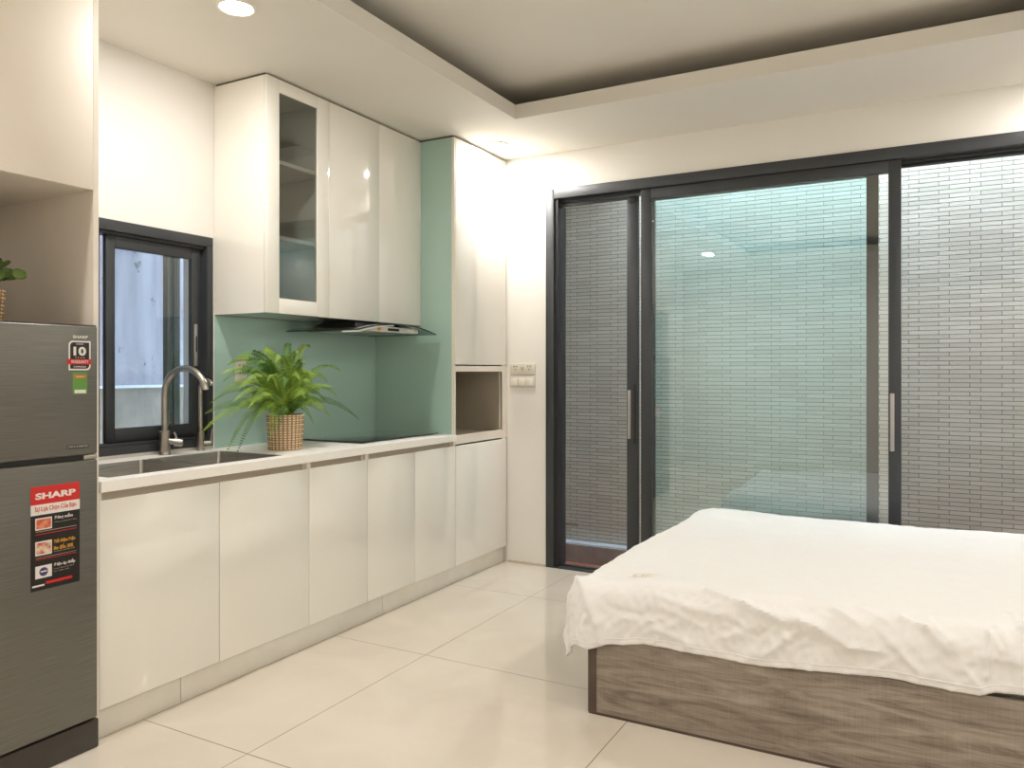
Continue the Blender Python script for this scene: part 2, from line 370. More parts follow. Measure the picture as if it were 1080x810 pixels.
# measuring helper: where the sight line through a pixel meets a plane (used to read sizes off the photo)
FW = Vector((-math.sin(YAW), math.cos(YAW), 0)); RT = Vector((math.cos(YAW), math.sin(YAW), 0))
def at(u, v, ax, val):
    d = FW*F+RT*(u-540)+Vector((0, 0, HY-v)); o = Vector((3.05, 0, H)); t = (val-o[ax])/d[ax]
    return o+d*t

XR = 4.15; YB = 4.44; YF = -1.6; ZC = 2.617; ZT = 2.80
# ---------------------------------------------------------------- room shell
bx('floor', (-.2, YF-.2, -.18), (XR+.2, 4.515, 0), FLOORM, kind='structure')
bx('ceiling', (-.2, YF-.2, ZT), (XR+.2, 4.62, ZT+.12), CEIL, kind='structure')
# dropped border of the ceiling with a thin lip and an open cove behind it
TX0, TX1, TY0, TY1 = 1.03, 3.60, -.9, 3.735
lip = .078
bm = bmesh.new()
for a, b in (((0, YF, ZC), (TX0, YB, ZC+lip)), ((TX1, YF, ZC), (XR, YB, ZC+lip)), ((TX0, TY1, ZC), (TX1, YB, ZC+lip)), ((TX0, YF, ZC), (TX1, TY0, ZC+lip))):
    box(bm, a, b)
obj('trim_1', bm, CEIL, kind='structure')
# left wall with the window opening
WY0, WY1, WZ0, WZ1 = 1.86, 2.580, .885, 1.877
boxes('wall_left', [((-.2, YF-.2, 0), (0, WY0, ZT)), ((-.2, WY1, 0), (0, 4.62, ZT)), ((-.2, WY0, 0), (0, WY1, WZ0)), ((-.2, WY0, WZ1), (0, WY1, ZT))], WALL, kind='structure')
DX0, DX1, DZ = .876, 4.02, 2.388
boxes('wall_back', [((0, YB, 0), (DX0, 4.62, ZT)), ((DX1, YB, 0), (XR+.2, 4.62, ZT)), ((DX0, YB, DZ), (DX1, 4.62, ZT))], WALL, kind='structure')
bx('wall_right', (XR, YF-.2, 0), (XR+.2, YB, ZT), WALL, kind='structure')
bx('wall_front', (0, YF-.2, 0), (XR, YF, ZT), WALL, kind='structure')
bx('trim_2', (.60, 4.428, 0), (.876, YB, .012), CHANNEL, kind='structure')

# ---------------------------------------------------------------- light well behind the sliding door
YW = 5.17
bx('wall_courtyard', (.2, YW, -.12), (6.3, YW+.15, 3.3), BRICK, kind='structure')
boxes('floor_courtyard', [((.2, 4.516, -.17), (6.3, 5.07, -.12))], TERRA, kind='structure')
bx('trim_3', (.2, 5.07, -.17), (6.3, YW, .003), CURB, kind='structure')
bx('trim_4', (.2, 5.085, .003), (6.3, YW, .014), SKYLIT, kind='structure')  # thin pale strip painting the sky-lit top of the curb
boxes('wall_courtyard_side', [((.05, 4.62, -.17), (.2, YW+.15, 3.3)), ((6.3, 4.62, -.17), (6.45, YW+.15, 3.3))], WALL, kind='structure')
bx('wall_facade', (.05, 4.50, ZT+.13), (6.45, 4.62, 3.1), WALL, kind='structure')
bx('wall_facade_side', (XR+.2, 4.5, -.17), (6.45, 4.62, ZT+.13), WALL, kind='structure')
bx('sky_blocker_courtyard', (.2, 4.62, 2.70), (1.25, YW, 2.80), WALL, kind='structure')  # unseen slab added to keep skylight off the left of the well
v = bx('wall_vent', (.638, YW-.004, .117), (.770, YW+.002, .137), CURB); v.name = 'wall_vent'
tag(v, 'small dark slot vent low on the brick wall behind the left door panel', 'vent')

bx('wall_facade_sky_blocker', (-.2, .6, ZT+.13), (-.05, 4.5, 7.5), WALL, kind='structure')  # unseen facade, raised high to hold sky light out of the alley
boxes('wall_alley', [((-1.35, .45, -.4), (-.2, .6, 7.5)), ((-1.35, 9, -.4), (-.2, 9.15, 7.5))], CONC2, kind='structure')
# neighbour wall outside the kitchen window
bx('wall_neighbour', (-1.35, .6, 1.155), (-1.2, 9, 7.5), CONC, kind='structure')
bx('wall_neighbour_base', (-1.35, .6, -.4), (-1.17, 9, 1.14), CONC2, kind='structure')
bx('trim_5', (-1.36, .6, 1.14), (-1.155, 9, 1.155), LEDGE, kind='structure')
bx('floor_alley', (-1.35, .6, -.45), (-.2, 9, -.40), CONC2, kind='structure')
pa = at(176.5, 300, 0, -.62); pb = at(190.5, 300, 0, -.62)
bm = bmesh.new(); n_ = 10
for k in range(4):   # a folded metal post with four flutes
    ya = pa.y+(pb.y-pa.y)*k/4; yb = pa.y+(pb.y-pa.y)*(k+1)/4
    box(bm, (-.655-.004*(k % 2), ya-.0004, -.40), (-.62-.006*(k % 2), yb+.0004, 4.4))
o = obj('metal_post', bm, POSTM); tag(o, 'dark green vertical post standing outside the kitchen window', 'post')

# ---------------------------------------------------------------- kitchen window
w = thing('window_1', None, None, (0, (WY0+WY1)/2, WZ0), kind='structure')
boxes('window_frame', [((-.07, WY0, WZ0), (.012, WY1, WZ0+.035)), ((-.07, WY0, WZ1-.046), (.012, WY1, WZ1)),
                       ((-.07, WY0, WZ0+.035), (.012, WY0+.04, WZ1-.046)), ((-.07, WY1-.034, WZ0+.035), (.012, WY1, WZ1-.046)),
                       ((-.0, WY0, WZ0+.035), (.008, WY1-.034, WZ0+.05))], ALU, w, bev=.0015)
boxes('window_track', [((-.055, WY0+.04, WZ0+.035), (-.05, WY1-.034, WZ0+.048)), ((-.066, WY0+.04, WZ1-.06), (-.005, WY1-.034, WZ1-.046))], ALUD, w)
def sash(nm, y0, y1, x0, x1, z0, z1, sw, parent):
    s = boxes(nm, [((x0, y0, z0), (x1, y0+sw, z1)), ((x0, y1-sw*1.15, z0), (x1, y1, z1)), ((x0, y0+sw, z0), (x1, y1-sw*1.15, z0+.06)), ((x0, y0+sw, z1-.062), (x1, y1-sw*1.15, z1))], ALU, parent, bev=.002)
    xm = (x0+x1)/2
    bx('glass', (xm-.002, y0+sw, z0+.06), (xm+.002, y1-sw*1.15, z1-.062), PANE, s)
    bx('gasket', (x1-.003, y0+sw-.004, z1-.068), (x1+.001, y1-sw*1.15+.004, z1-.062), ALUD, s)
    return s
s1 = sash('window_sash', 2.055, 2.533, -.045, -.022, .935, 1.831, .042, w)
s2 = sash('window_sash', 1.895, 2.045, -.068, -.048, .935, 1.831, .016, w)
bx('latch', (-.022, 2.496, 1.265), (-.014, 2.513, 1.462), HANDLE, s1, bev=.002)
bx('latch_slot', (-.0145, 2.501, 1.332), (-.0125, 2.508, 1.405), BLACKP, s1)

# ---------------------------------------------------------------- sliding door
d = thing('door_1', None, None, (2.4, YB, 0), kind='structure')
fw = .056
boxes('door_frame', [((DX0, 4.425, 0), (DX0+fw, 4.56, DZ)), ((DX1-fw, 4.425, 0), (DX1, 4.56, DZ)),
                     ((DX0+fw, 4.425, DZ-.062), (DX1-fw, 4.56, DZ)), ((DX0+fw, 4.425, .0002), (DX1-fw, 4.515, .007))], ALU, d, bev=.002)
boxes('door_track', [((DX0+fw, 4.478, .006), (DX1-fw, 4.482, .009)),
                     ((DX0+fw, 4.476, DZ-.075), (DX1-fw, 4.56, DZ-.062)),
                     ((DX0+fw, 4.44, .007), (DX0+fw+.022, 4.56, DZ-.062))], ALUD, d)
def panel(nm, x0, x1, y0, y1, z0, z1, sl, sr, rt, rb, pm, m, pn):
    p = boxes(nm, [((x0, y0, z0), (x0+sl, y1, z1)), ((x1-sr, y0, z0), (x1, y1, z1)), ((x0+sl, y0, z1-rt), (x1-sr, y1, z1)), ((x0+sl, y0, z0), (x1-sr, y1, z0+rb))], ALU, d, bev=.002)
    ym = (y0+y1)/2
    bx(pn, (x0+sl, ym-.003, z0+rb), (x1-sr, ym+.003, z1-rt), m, p)
    return p
# front glazed panel, its handle on the right stile
pA = panel('door_panel', 1.502, 2.891, 4.438, 4.472, .008, 2.325, .064, .059, .062, .06, None, CLEAR, 'glass')
# tinted panel behind it
xb = at(920, 300, 1, 4.49).x
pB = panel('door_panel', 1.52, at(926.5, 300, 1, 4.485).x, 4.485, 4.512, .010, 2.312, .05, .058, .05, .06, None, TEAL, 'tinted_glass')
x1 = at(673, 300, 1, 4.485).x
pC = panel('door_panel', DX0+fw+.004, x1, 4.485, 4.512, .008, 2.300, .012, .072, .014, .006, None, MESH, 'insect_screen')
bx('screen_latch', (x1-.06, 4.476, 2.262), (x1-.012, 4.486, 2.30), ALUD, pC, bev=.002)
pD = panel('door_panel', 2.86, DX1-fw-.002, 4.522, 4.548, .008, 2.312, .02, .05, .012, .02, None, MESH, 'insect_screen')
hx = at(941, 440, 1, 4.43).x
def handle(x, y, z0, z1, p):
    bm = bmesh.new(); box(bm, (x-.0105, y-.008, z0), (x+.0105, y, z1), .003)
    box(bm, (x-.0035, y-.0095, z0+.01), (x+.0035, y-.007, z1-.01), .001)
    obj('handle', bm, HANDLE, p, smooth=True)
handle(hx, 4.438, .829, 1.126, pA)
hx2 = at(663.5, 438, 1, 4.48).x
handle(hx2, 4.485, .83, 1.125, pC)
bx('handle_slot', (x1-.026, 4.478, .80), (x1-.012, 4.4855, 1.16), ALUD, pC)

# ---------------------------------------------------------------- base cabinets
XF = .59; DT = .018; YT = 3.811
def shell(nm, y0, y1, z0, z1, x1, parent, m=MATT, t=.016, back=True, openfront=True, extra=()):
    l = [((.002, y0, z0), (x1, y0+t, z1)), ((.002, y1-t, z0), (x1, y1, z1)), ((.002, y0+t, z0), (x1, y1-t, z0+t)), ((.002, y0+t, z1-t), (x1, y1-t, z1))]
    if back: l.append(((.002, y0+t, z0+t), (.012, y1-t, z1-t)))
    l += list(extra)
    return boxes(nm, l, m, parent)
def base_unit(y0, y1, doors, label, sink=False):
    t = thing('base_cabinet', label, 'cabinet', (.3, (y0+y1)/2, .10), 'cream gloss base cabinets under the worktop')
    tp = .62 if sink else .828
    l = [((.002, y0+.001, .10), (XF-DT-.002, y0+.017, .828)), ((.002, y1-.017, .10), (XF-DT-.002, y1-.001, .828)), ((.002, y0+.017, .10), (XF-DT-.002, y1-.017, .116)), ((.002, y0+.017, .116), (.012, y1-.017, .60))]
    boxes('carcass', l, MATT, t)
    # front edges of the side boards and the recessed finger channel
    for ya, yb in ((y0+.001, y0+.012), (y1-.012, y1-.001)): bx('side_edge', (XF-.03, ya, .8055), (XF-.002, yb, .832), MATT, t)
    bx('finger_channel', (XF-.045, y0+.012, .775), (XF-.03, y1-.012, .832), CHANNEL, t)
    n = len(doors)-1
    for i in range(n):
        bx('door', (XF-DT, doors[i]+.0016, .104), (XF, doors[i+1]-.0016, .805), GLOSS, t, bev=.0007)
    return t
base_unit(1.62, 2.614, [1.62, 2.119, 2.614], 'wide two-door cream gloss cabinet under the sink, next to the fridge', True)
base_unit(2.614, 3.019, [2.614, 3.019], 'narrow one-door cream gloss base cabinet beneath the potted fern')
base_unit(3.019, YT, [3.019, 3.415, YT], 'two-door cream gloss base cabinet beneath the black hob')
for y0, y1, lb in ((1.62, 1.955, 'short kickboard under the sink cabinet beside the fridge'), (1.957, 3.16, 'long middle kickboard running under the sink and fern cabinets'), (3.162, 4.42, 'far kickboard under the hob cabinet and tall cabinet')):
    k = bx('kickboard', (.552, y0+.0006, .001), (.572, y1-.0006, .0995), PLINTH, bev=.001); tag(k, lb, 'kickboard', 'cream kickboards along the floor')

# worktop with a sink cut-out
SX0, SX1, SY0, SY1 = .115, .525, 1.70, 2.535
WT0, WT1 = .834, .870
bm = bmesh.new()
XE = .603
for a, b in (((.001, 1.621, WT0), (SX0, YT-.001, WT1)), ((SX1, 1.621, WT0), (XE, YT-.001, WT1)), ((SX0, 1.621, WT0), (SX1, SY0, WT1)), ((SX0, SY1, WT0), (SX1, YT-.001, WT1))):
    box(bm, a, b)
bmesh.ops.remove_doubles(bm, verts=bm.verts, dist=1e-5)
wt = obj('worktop', bm, QUARTZ)
tag(wt, 'long white stone worktop with sink cut-out over the base cabinets', 'worktop')

# sink
sk = thing('kitchen_sink', 'undermount double bowl stainless steel sink set in the white worktop', 'sink', (.32, 2.12, .66))
def bowl(y0, y1, depth):
    bm = bmesh.new(); R = .045; seg = 6
    def ring(x0, x1, ya, yb, z, r):
        out = []
        for cx, cy, a0 in ((x1-r, yb-r, 0), (x0+r, yb-r, PI/2), (x0+r, ya+r, PI), (x1-r, ya+r, 1.5*PI)):
            for k in range(seg+1):
                a = a0+k*PI/2/seg; out.append(bm.verts.new((cx+r*math.cos(a), cy+r*math.sin(a), z)))
        return out
    prof = [(-.008, .868, .012), (-.0, .868, .012), (.001, .86, .014), (.004, WT1-depth+.03, .02), (.012, WT1-depth+.008, .03), (.03, WT1-depth, .035), (.09, WT1-depth-.002, .03)]
    rs = [ring(SX0+.001+i, SX1-.001-i, y0+i, y1-i, z, r) for i, z, r in prof]
    for a, b in zip(rs, rs[1:]):
        for k in range(len(a)): bm.faces.new((a[k], a[(k+1) % len(a)], b[(k+1) % len(a)], b[k]))
    bm.faces.new(rs[-1])
    return bm
for y0, y1 in ((SY0+.009, 2.125), (2.148, SY1-.009)):
    o = obj('bowl', bowl(y0, y1, .2), STEEL, sk, smooth=True)
    bm = bmesh.new(); cyl(bm, (.32, (y0+y1)/2, .664), (.32, (y0+y1)/2, .674), .045, .04, 24); cyl(bm, (.32, (y0+y1)/2, .67), (.32, (y0+y1)/2, .677), .018, .012, 16)
    obj('drain', bm, NICKEL, o, smooth=True)
bx('divider', (SX0+.006, 2.1245, .80), (SX1-.006, 2.1485, .862), STEEL, sk, bev=.006)

# main faucet
fx, fy = .050, 2.285
t = thing('kitchen_faucet', 'tall gooseneck brushed nickel faucet behind the sink', 'faucet', (fx, fy, .87))
bm = bmesh.new()
cyl(bm, (fx, fy, .870), (fx, fy, .877), .027, .026); cyl(bm, (fx, fy, .877), (fx, fy, .884), .023, .021); cyl(bm, (fx, fy, .884), (fx, fy, .975), .0235, .022); cyl(bm, (fx, fy, .975), (fx, fy, .979), .022, .013)
obj('body', bm, NICKEL, t, smooth=True)
bm = bmesh.new(); top = 1.150; R = .119
pts = [(fx, fy, .975), (fx, fy, 1.03), (fx, fy, 1.09), (fx, fy, top-.02)]
for k in range(0, 25):
    a = PI-k*PI*.97/24
    pts.append((fx+R+R*math.cos(a), fy+.02*(k/24), top+R*.86*math.sin(a)))
tube(bm, pts, [.0138]*(len(pts)-5)+[.0138, .015, .016, .016, .016], 16)
obj('spout', bm, NICKEL, t, smooth=True)
bm = bmesh.new()
cyl(bm, (fx+.010, fy+.008, .932), (fx+.030, fy+.028, .926), .0135, .0135); cyl(bm, (fx+.030, fy+.028, .926), (fx+.050, fy+.050, .922), .0195, .0185); cyl(bm, (fx+.050, fy+.050, .922), (fx+.053, fy+.053, .9215), .0185, .012)
tube(bm, [(fx+.034, fy+.034, .938), (fx+.030, fy+.034, .955), (fx+.022, fy+.030, .968)], [.0055, .005, .004], 10)
obj('lever', bm, NICKEL, t, smooth=True)
# slim filter tap
gx, gy = .036, 2.487
t = thing('filter_tap', 'slim brushed nickel drinking water tap right of the tall faucet', 'tap', (gx, gy, .87))
bm = bmesh.new(); cyl(bm, (gx, gy, .870), (gx, gy, .874), .019, .018); cyl(bm, (gx, gy, .874), (gx, gy, .955), .017, .0165); cyl(bm, (gx, gy, .955), (gx, gy, .958), .014, .009)
obj('body', bm, NICKEL, t, smooth=True)
bm = bmesh.new(); pts = [(gx, gy, .955), (gx, gy, 1.05), (gx, gy, 1.15)]
for k in range(0, 13):
    a = PI-k*PI*.8/12; pts.append((gx+.042+.042*math.cos(a), gy, 1.155+.042*math.sin(a)))
tube(bm, pts, .0098, 12); obj('spout', bm, NICKEL, t, smooth=True)
bm = bmesh.new(); cyl(bm, (gx+.008, gy+.01, .905), (gx+.03, gy+.034, .905), .009, .009); tube(bm, [(gx+.03, gy+.034, .90), (gx+.031, gy+.035, .93), (gx+.034, gy+.038, .97)], [.006, .004, .0035], 10)
obj('lever', bm, NICKEL, t, smooth=True)

# backsplash
b = bx('backsplash', (.0005, 2.588, .8705), (.009, YT-.001, 1.508), GREEN)
tag(b, 'mint green glass backsplash above the worktop behind the fern', 'backsplash')
bm = bmesh.new(); box(bm, (.0005, 2.5815, .8705), (.0105, 2.5878, 1.508)); e = obj('edge_trim', bm, WHITEP, b, label='white edge strip')

# socket on backsplash
t = thing('wall_socket', 'white socket plate on the green backsplash behind the fern', 'socket', (.009, 2.747, 1.247))
bx('plate', (.0092, 2.711, 1.186), (.017, 2.783, 1.306), WHITEP, t, bev=.003)
boxes('holes', [((.0168, 2.735, 1.262), (.0176, 2.739, 1.274)), ((.0168, 2.755, 1.262), (.0176, 2.759, 1.274)), ((.0168, 2.744, 1.246), (.0176, 2.750, 1.250)),
                ((.0168, 2.735, 1.222), (.0176, 2.739, 1.234)), ((.0168, 2.755, 1.222), (.0176, 2.759, 1.234))], BLACKP, t)

# hob
t = thing('hob', 'flat black glass induction hob on the worktop right of the fern', 'hob', (.27, 3.44, .87))
bx('glass_top', (.065, 3.105, .8745), (.487, 3.79, .880), BLACKGL, t, bev=.0012)
bx('casing', (.085, 3.125, .8703), (.467, 3.77, .8748), BLACKP, t)
for cy in (3.29, 3.61):
    bm = bmesh.new(); n = 48
    A = []; B = []
    for k in range(n):
        a = 2*PI*k/n
        A.append(bm.verts.new((.26+.096*math.cos(a), cy+.096*math.sin(a), .8803))); B.append(bm.verts.new((.26+.0945*math.cos(a), cy+.0945*math.sin(a), .8803)))
    for k in range(n): bm.faces.new((A[k], A[(k+1) % n], B[(k+1) % n], B[k]))
    obj('zone_ring', bm, HANDLE, t)

# ---------------------------------------------------------------- wall cabinets
UZ0, UZ1 = 1.511, 2.606; UX = .35
t = thing('wall_cabinet', 'white wall cabinet with a narrow smoked glass door and inner shelves', 'cabinet', (.17, 2.80, UZ0), 'cream wall cabinets over the backsplash')
shell('carcass', 2.594, 3.014, UZ0, UZ1, UX-DT-.002, t, GLOSS)
for z in (1.862, 2.218): bx('shelf', (.012, 2.61, z), (UX-.0215, 2.998, z+.018), MATT, t)
gy0, gy1, gz0, gz1 = 2.672, 2.930, 1.582, 2.546
dr = boxes('door', [((UX-DT, 2.594, UZ0), (UX, gy0, UZ1)), ((UX-DT, gy1, UZ0), (UX, 3.0125, UZ1)), ((UX-DT, gy0, UZ0), (UX, gy1, gz0)), ((UX-DT, gy0, gz1), (UX, gy1, UZ1))], GLOSS, t, bev=.001)
bx('glass', (UX-.012, gy0-.001, gz0-.001), (UX-.008, gy1+.001, gz1+.001), SMOKE, dr)
boxes('shadow_filler', [((.01, 2.60, UZ1), (UX-.02, 3.014, ZC-.0005))], SHADEGAP, t)  # dark strip painting the shadow line above the cabinet
t = thing('wall_cabinet', 'cream wall cabinet with two flat gloss doors above the range hood', 'cabinet', (.17, 3.41, UZ0), 'cream wall cabinets over the backsplash')
shell('carcass', 3.0145, YT-.001, UZ0, UZ1, UX-DT-.002, t, GLOSS)
for a, b2 in ((3.0152, 3.414), (3.416, YT-.0015)): bx('door', (UX-DT, a, UZ0), (UX, b2, UZ1), GLOSS, t, bev=.0015)
boxes('shadow_filler', [((.01, 3.0145, UZ1), (UX-.02, YT-.001, ZC-.0005))], SHADEGAP, t)  # same painted shadow line over the two-door cabinet

# range hood
t = thing('range_hood', 'slim range hood with curved glass canopy under the wall cabinets', 'range hood', (.22, 3.40, 1.44))
bm = bmesh.new()
hy0, hy1 = 3.15, 3.70
vs = [(.05, hy0, 1.456), (.40, hy0, 1.456), (.011, hy1, 1.452), (.40, hy1, 1.452), (.11, hy0+.09, 1.5095), (.33, hy0+.09, 1.5095), (.011, hy1-.03, 1.5095), (.33, hy1-.06, 1.5095)]
V = [bm.verts.new(p) for p in vs]
for f in ((0, 1, 3, 2), (4, 6, 7, 5), (0, 4, 5, 1), (2, 3, 7, 6), (1, 5, 7, 3), (0, 2, 6, 4)): bm.faces.new([V[i] for i in f])
obj('body', bm, BLACKP, t)
for y0 in (3.165, 3.42):
    bx('filter', (.06, y0, 1.4515), (.36, y0+.24, 1.4563), STEEL, t, bev=.001)
# arched glass
ga0, ga1 = 3.055, 3.745
def arch(y): s = (y-ga0)/(ga1-ga0); return 1.449+.042*(1-(2*s-1)**2)
def arched(bm, x0, x1, ya, yb, th, dz=0, n=32):
    P = []
    for i in range(n+1):
        y = ya+(yb-ya)*i/n; z = arch(y)+dz
        P.append([bm.verts.new(c) for c in ((x0, y, z), (x1, y, z), (x1, y, z+th), (x0, y, z+th))])
    for a, b2 in zip(P, P[1:]):
        for k in range(4): bm.faces.new((a[k], a[(k+1) % 4], b2[(k+1) % 4], b2[k]))
    bm.faces.new(P[0]); bm.faces.new(P[-1][::-1])
bm = bmesh.new(); arched(bm, .345, .50, ga0, ga1, .005)
for a, b2 in ((ga0, hy0-.002), (hy1+.002, ga1)): arched(bm, .012, .345, a, b2, .005, n=8)
obj('glass_canopy', bm, HOODGL, t, smooth=True)
bm = bmesh.new(); arched(bm, .500, .506, ga0, ga1, .005); obj('glass_edge', bm, vary(mat('dark_glass_edge', srgb(40, 52, 48), .2), srgb(36, 48, 44), srgb(46, 58, 54), nscale=4), t, smooth=True)
bm = bmesh.new(); arched(bm, .40, .515, 3.05, 3.33, .006, dz=-.010, n=20); obj('silver_arch', bm, SILVER, t, smooth=True)
cpn = bx('control_panel', (.40, 3.20, 1.452), (.452, 3.64, 1.480), SILVER, t, bev=.003)
bx('sticker', (.452, 3.27, 1.457), (.4528, 3.30, 1.477), YELLOWPR, cpn)
bx('display', (.452, 3.36, 1.458), (.4528, 3.46, 1.472), BLACKP, cpn)
bx('badge', (.452, 3.53, 1.459), (.4528, 3.60, 1.473), WHITEPR, cpn)

# ---------------------------------------------------------------- tall cabinet
t = thing('tall_cabinet', 'tall cream cabinet in the corner with open niche and mint green side', 'cabinet', (.3, 4.12, .1))
y0, y1 = YT+.009, 4.437
NZ0, NZ1 = .835, 1.262
l = [((.002, y0, .10), (XF-DT-.002, y0+.016, ZC-.011)), ((.002, y1-.062, .10), (XF-.004, y1-.018, ZC-.011)), ((.002, y0+.016, .10), (.012, y1-.062, ZC-.011)),
     ((.002, y0+.016, .10), (XF-DT-.002, y1-.062, .116)), ((.002, y0+.016, ZC-.03), (XF-DT-.002, y1-.062, ZC-.011))]
boxes('carcass', l, MATT, t)
boxes('niche', [((.30, y0+.016, .840), (XF-.006, y1-.062, .858)), ((.30, y0+.016, 1.245), (XF-.006, y1-.062, 1.263)), ((.10, y0+.0165, .86), (.112, y1-.063, 1.245)),
                ((.112, y0+.0162, .858), (.57, y0+.020, 1.245)), ((.112, y1-.0665, .858), (.57, y1-.0625, 1.245)), ((.112, y0+.02, .846), (.30, y1-.066, .858)), ((.112, y0+.02, 1.245), (.30, y1-.066, 1.256))], NICHE, t)
boxes('niche_frame', [((XF-.012, y0, .812), (XF-.002, y1-.002, .864)), ((XF-.012, y0, 1.238), (XF-.002, y1-.002, 1.272)), ((XF-.012, y0, .864), (XF-.002, y0+.003, 1.238)),
                      ((XF-.012, y1-.062, .864), (XF-.002, y1-.002, 1.238))], FRBOARD, t)
bx('door', (XF-DT, y0+.0005, .104), (XF, y1-.012, .803), GLOSS, t, bev=.0015)
bx('door', (XF-DT, y0+.0005, 1.279), (XF, y1-.012, ZC-.014), GLOSS, t, bev=.0015)
bx('side_panel', (.010, YT, .8705), (XF-DT-.004, y0-.0005, ZC-.012), GREEN, t, label='mint green glass side panel')
bx('side_edge', (XF-DT-.004, YT, .10), (XF-.003, y0-.0002, ZC-.012), MATT, t)
bx('shadow_filler', (.01, YT+.006, ZC-.012), (XF-.02, y1-.01, ZC-.0005), SHADEGAP, t)  # dark strip drawn as the shadow under the ceiling

# ---------------------------------------------------------------- switches on the back wall
def wallplate(nm, label, z0, z1, socket):
    t = thing(nm, label, 'socket' if socket else 'switch', (.70, YB, z0), None)
    bx('plate', (.612, YB-.009, z0), (.797, YB-.0005, z1), SOCKF, t, bev=.003)
    bm = bmesh.new(); yf = YB-.010
    if socket:
        for cx in (.655, .755):
            for a, b2 in (((cx-.012, .018), (cx-.006, .024)), ((cx+.006, .018), (cx+.012, .024))):
                box(bm, (a[0], yf, z1-a[1]-.006), (b2[0], YB-.0085, z1-a[1]+.003))
            box(bm, (cx-.004, yf, z1-.042), (cx+.004, YB-.0085, z1-.036))
            obj('holes', bm, BLACKP, t); bm = bmesh.new()
        bm.free()
        bx('indicator', (.696, yf, z1-.046), (.716, YB-.0085, z1-.022), vary(mat('olive_plastic', srgb(176, 178, 122), .5), srgb(172, 174, 118), srgb(181, 183, 127), nscale=5), t, label='pale yellow-green centre insert')
    else:
        for k in range(3): bx('rocker', (.624+k*.056, YB-.0125, z0+.012), (.672+k*.056, YB-.0085, z1-.012), WHITEP, t, bev=.0015)
wallplate('wall_socket', 'double socket plate on the white wall beside the sliding door, above the switch plate', 1.216, 1.290, True)
wallplate('light_switch', 'wide switch plate on the white wall just below the socket plate', 1.136, 1.208, False)

# ---------------------------------------------------------------- fridge housing
PY0, PY1 = 1.6015, 1.6195
t = thing('overhead_cabinet', 'beige white overhead cabinet with tall side panel boxed around the fridge', 'cabinet', (.3, 1.3, 0))
bx('side_panel', (.002, PY0, .001), (XF, PY1, ZC-.001), FRBOARD, t)
bx('side_panel', (.002, .98, .001), (XF, .998, ZC-.001), FRBOARD, t)
boxes('carcass', [((.002, .998, 1.842), (XF-.02, PY0, 1.860)), ((.002, .998, 2.59), (XF-.02, PY0, 2.608)), ((.002, .998, 1.86), (.012, PY0, 2.59)), ((.0015, .998, 1.40), (.01, PY0, 1.842))], FRBOARD, t)
bx('door', (XF-DT, 1.0, 1.842), (XF, 1.299, ZC-.004), FRBOARD, t, bev=.001)
bx('door', (XF-DT, 1.301, 1.842), (XF, PY0-.0005, ZC-.004), FRBOARD, t, bev=.001)

# ---------------------------------------------------------------- refrigerator
fxf = .62; ry0, ry1 = 1.055, 1.597
t = thing('refrigerator', 'dark grey two-door fridge with stickers at the left edge', 'refrigerator', (.33, (ry0+ry1)/2, 0))
bx('body', (.04, ry0+.004, .03), (fxf-.055, ry1-.004, 1.383), FRIDGED, t, bev=.004)
def fdoor(z0, z1):
    bm = bmesh.new(); box(bm, (fxf-.05, ry0, z0), (fxf, ry1, z1), .006, 3)
    return obj('door', bm, FRIDGE, t, smooth=True)
du = fdoor(.968, 1.387); dl = fdoor(.100, .951)
bx('top_cap', (fxf-.055, ry0+.002, 1.3805), (fxf-.004, ry1-.002, 1.3915), FRIDGED, t, bev=.002)
bx('grip_recess', (fxf-.052, ry0+.003, .949), (fxf-.012, ry1-.003, .970), BLACKP, t)
bm = bmesh.new(); box(bm, (fxf-.045, ry1-.045, .952), (fxf-.004, ry1+.002, .966), .003); obj('hinge', bm, NICKEL, t, smooth=True)
bm = bmesh.new(); box(bm, (fxf-.05, ry0+.002, .001), (fxf-.0, ry1+.004, .094), .004); obj('base_grille', bm, FRIDGED, t, smooth=True)
boxes('foot', [((.06, ry0+.03, 0), (.10, ry1-.03, .03))], BLACKP, t)
X = fxf+.0004
# large energy sticker on the lower door
sy0, sy1, sz0, sz1 = 1.380, 1.535, .563, .884
W_, H_ = sy1-sy0, sz1-sz0
st = bx('sticker', (fxf, sy0, sz0), (X, sy1, sz1), BLACKPR, dl, label='tall black and red advertising sticker')
def sp(nm, a, b, c, d2, m, k=1):   # fractions from the top-left
    bm = bmesh.new(); box(bm, (X, sy0+a*W_, sz1-d2*H_), (X+.0002*k, sy0+b*W_, sz1-c*H_)); return bm, nm, m
pl_ = []
for a in (('red_band', 0, 1, 0, .175, REDP), ('white_band', 0, 1, .175, .275, WHITEPR),
          ('picture', .09, .42, .305, .42, WHITEPR), ('picture', .09, .42, .53, .665, WHITEPR), ('picture', .09, .42, .765, .885, WHITEPR),
          ('red_line', .1, .93, .458, .464, REDP), ('red_line', .1, .93, .70, .706, REDP), ('red_line', .30, .84, .925, .952, REDP), ('white_line', .03, .27, .945, .962, WHITEPR),
          ('white_line', .1, .93, .432, .438, NICHE), ('white_line', .1, .93, .684, .688, NICHE)):
    bm, nm, m = sp(*a); o = obj(nm, bm, m, dl); pl_.append(o)
for a, m in (((.11, .40, .318, .408), PICRED), ((.11, .40, .543, .652), PICMIX)):
    bm, nm, mm = sp('picture_print', *a, m, 2); obj(nm, bm, m, dl)
bm = bmesh.new(); yc, zc = sy0+.255*W_, sz1-.826*H_
cyl(bm, (X, yc, zc), (X+.0005, yc, zc), .0135, seg=24); obj('picture_print', bm, PICBLUE, dl)
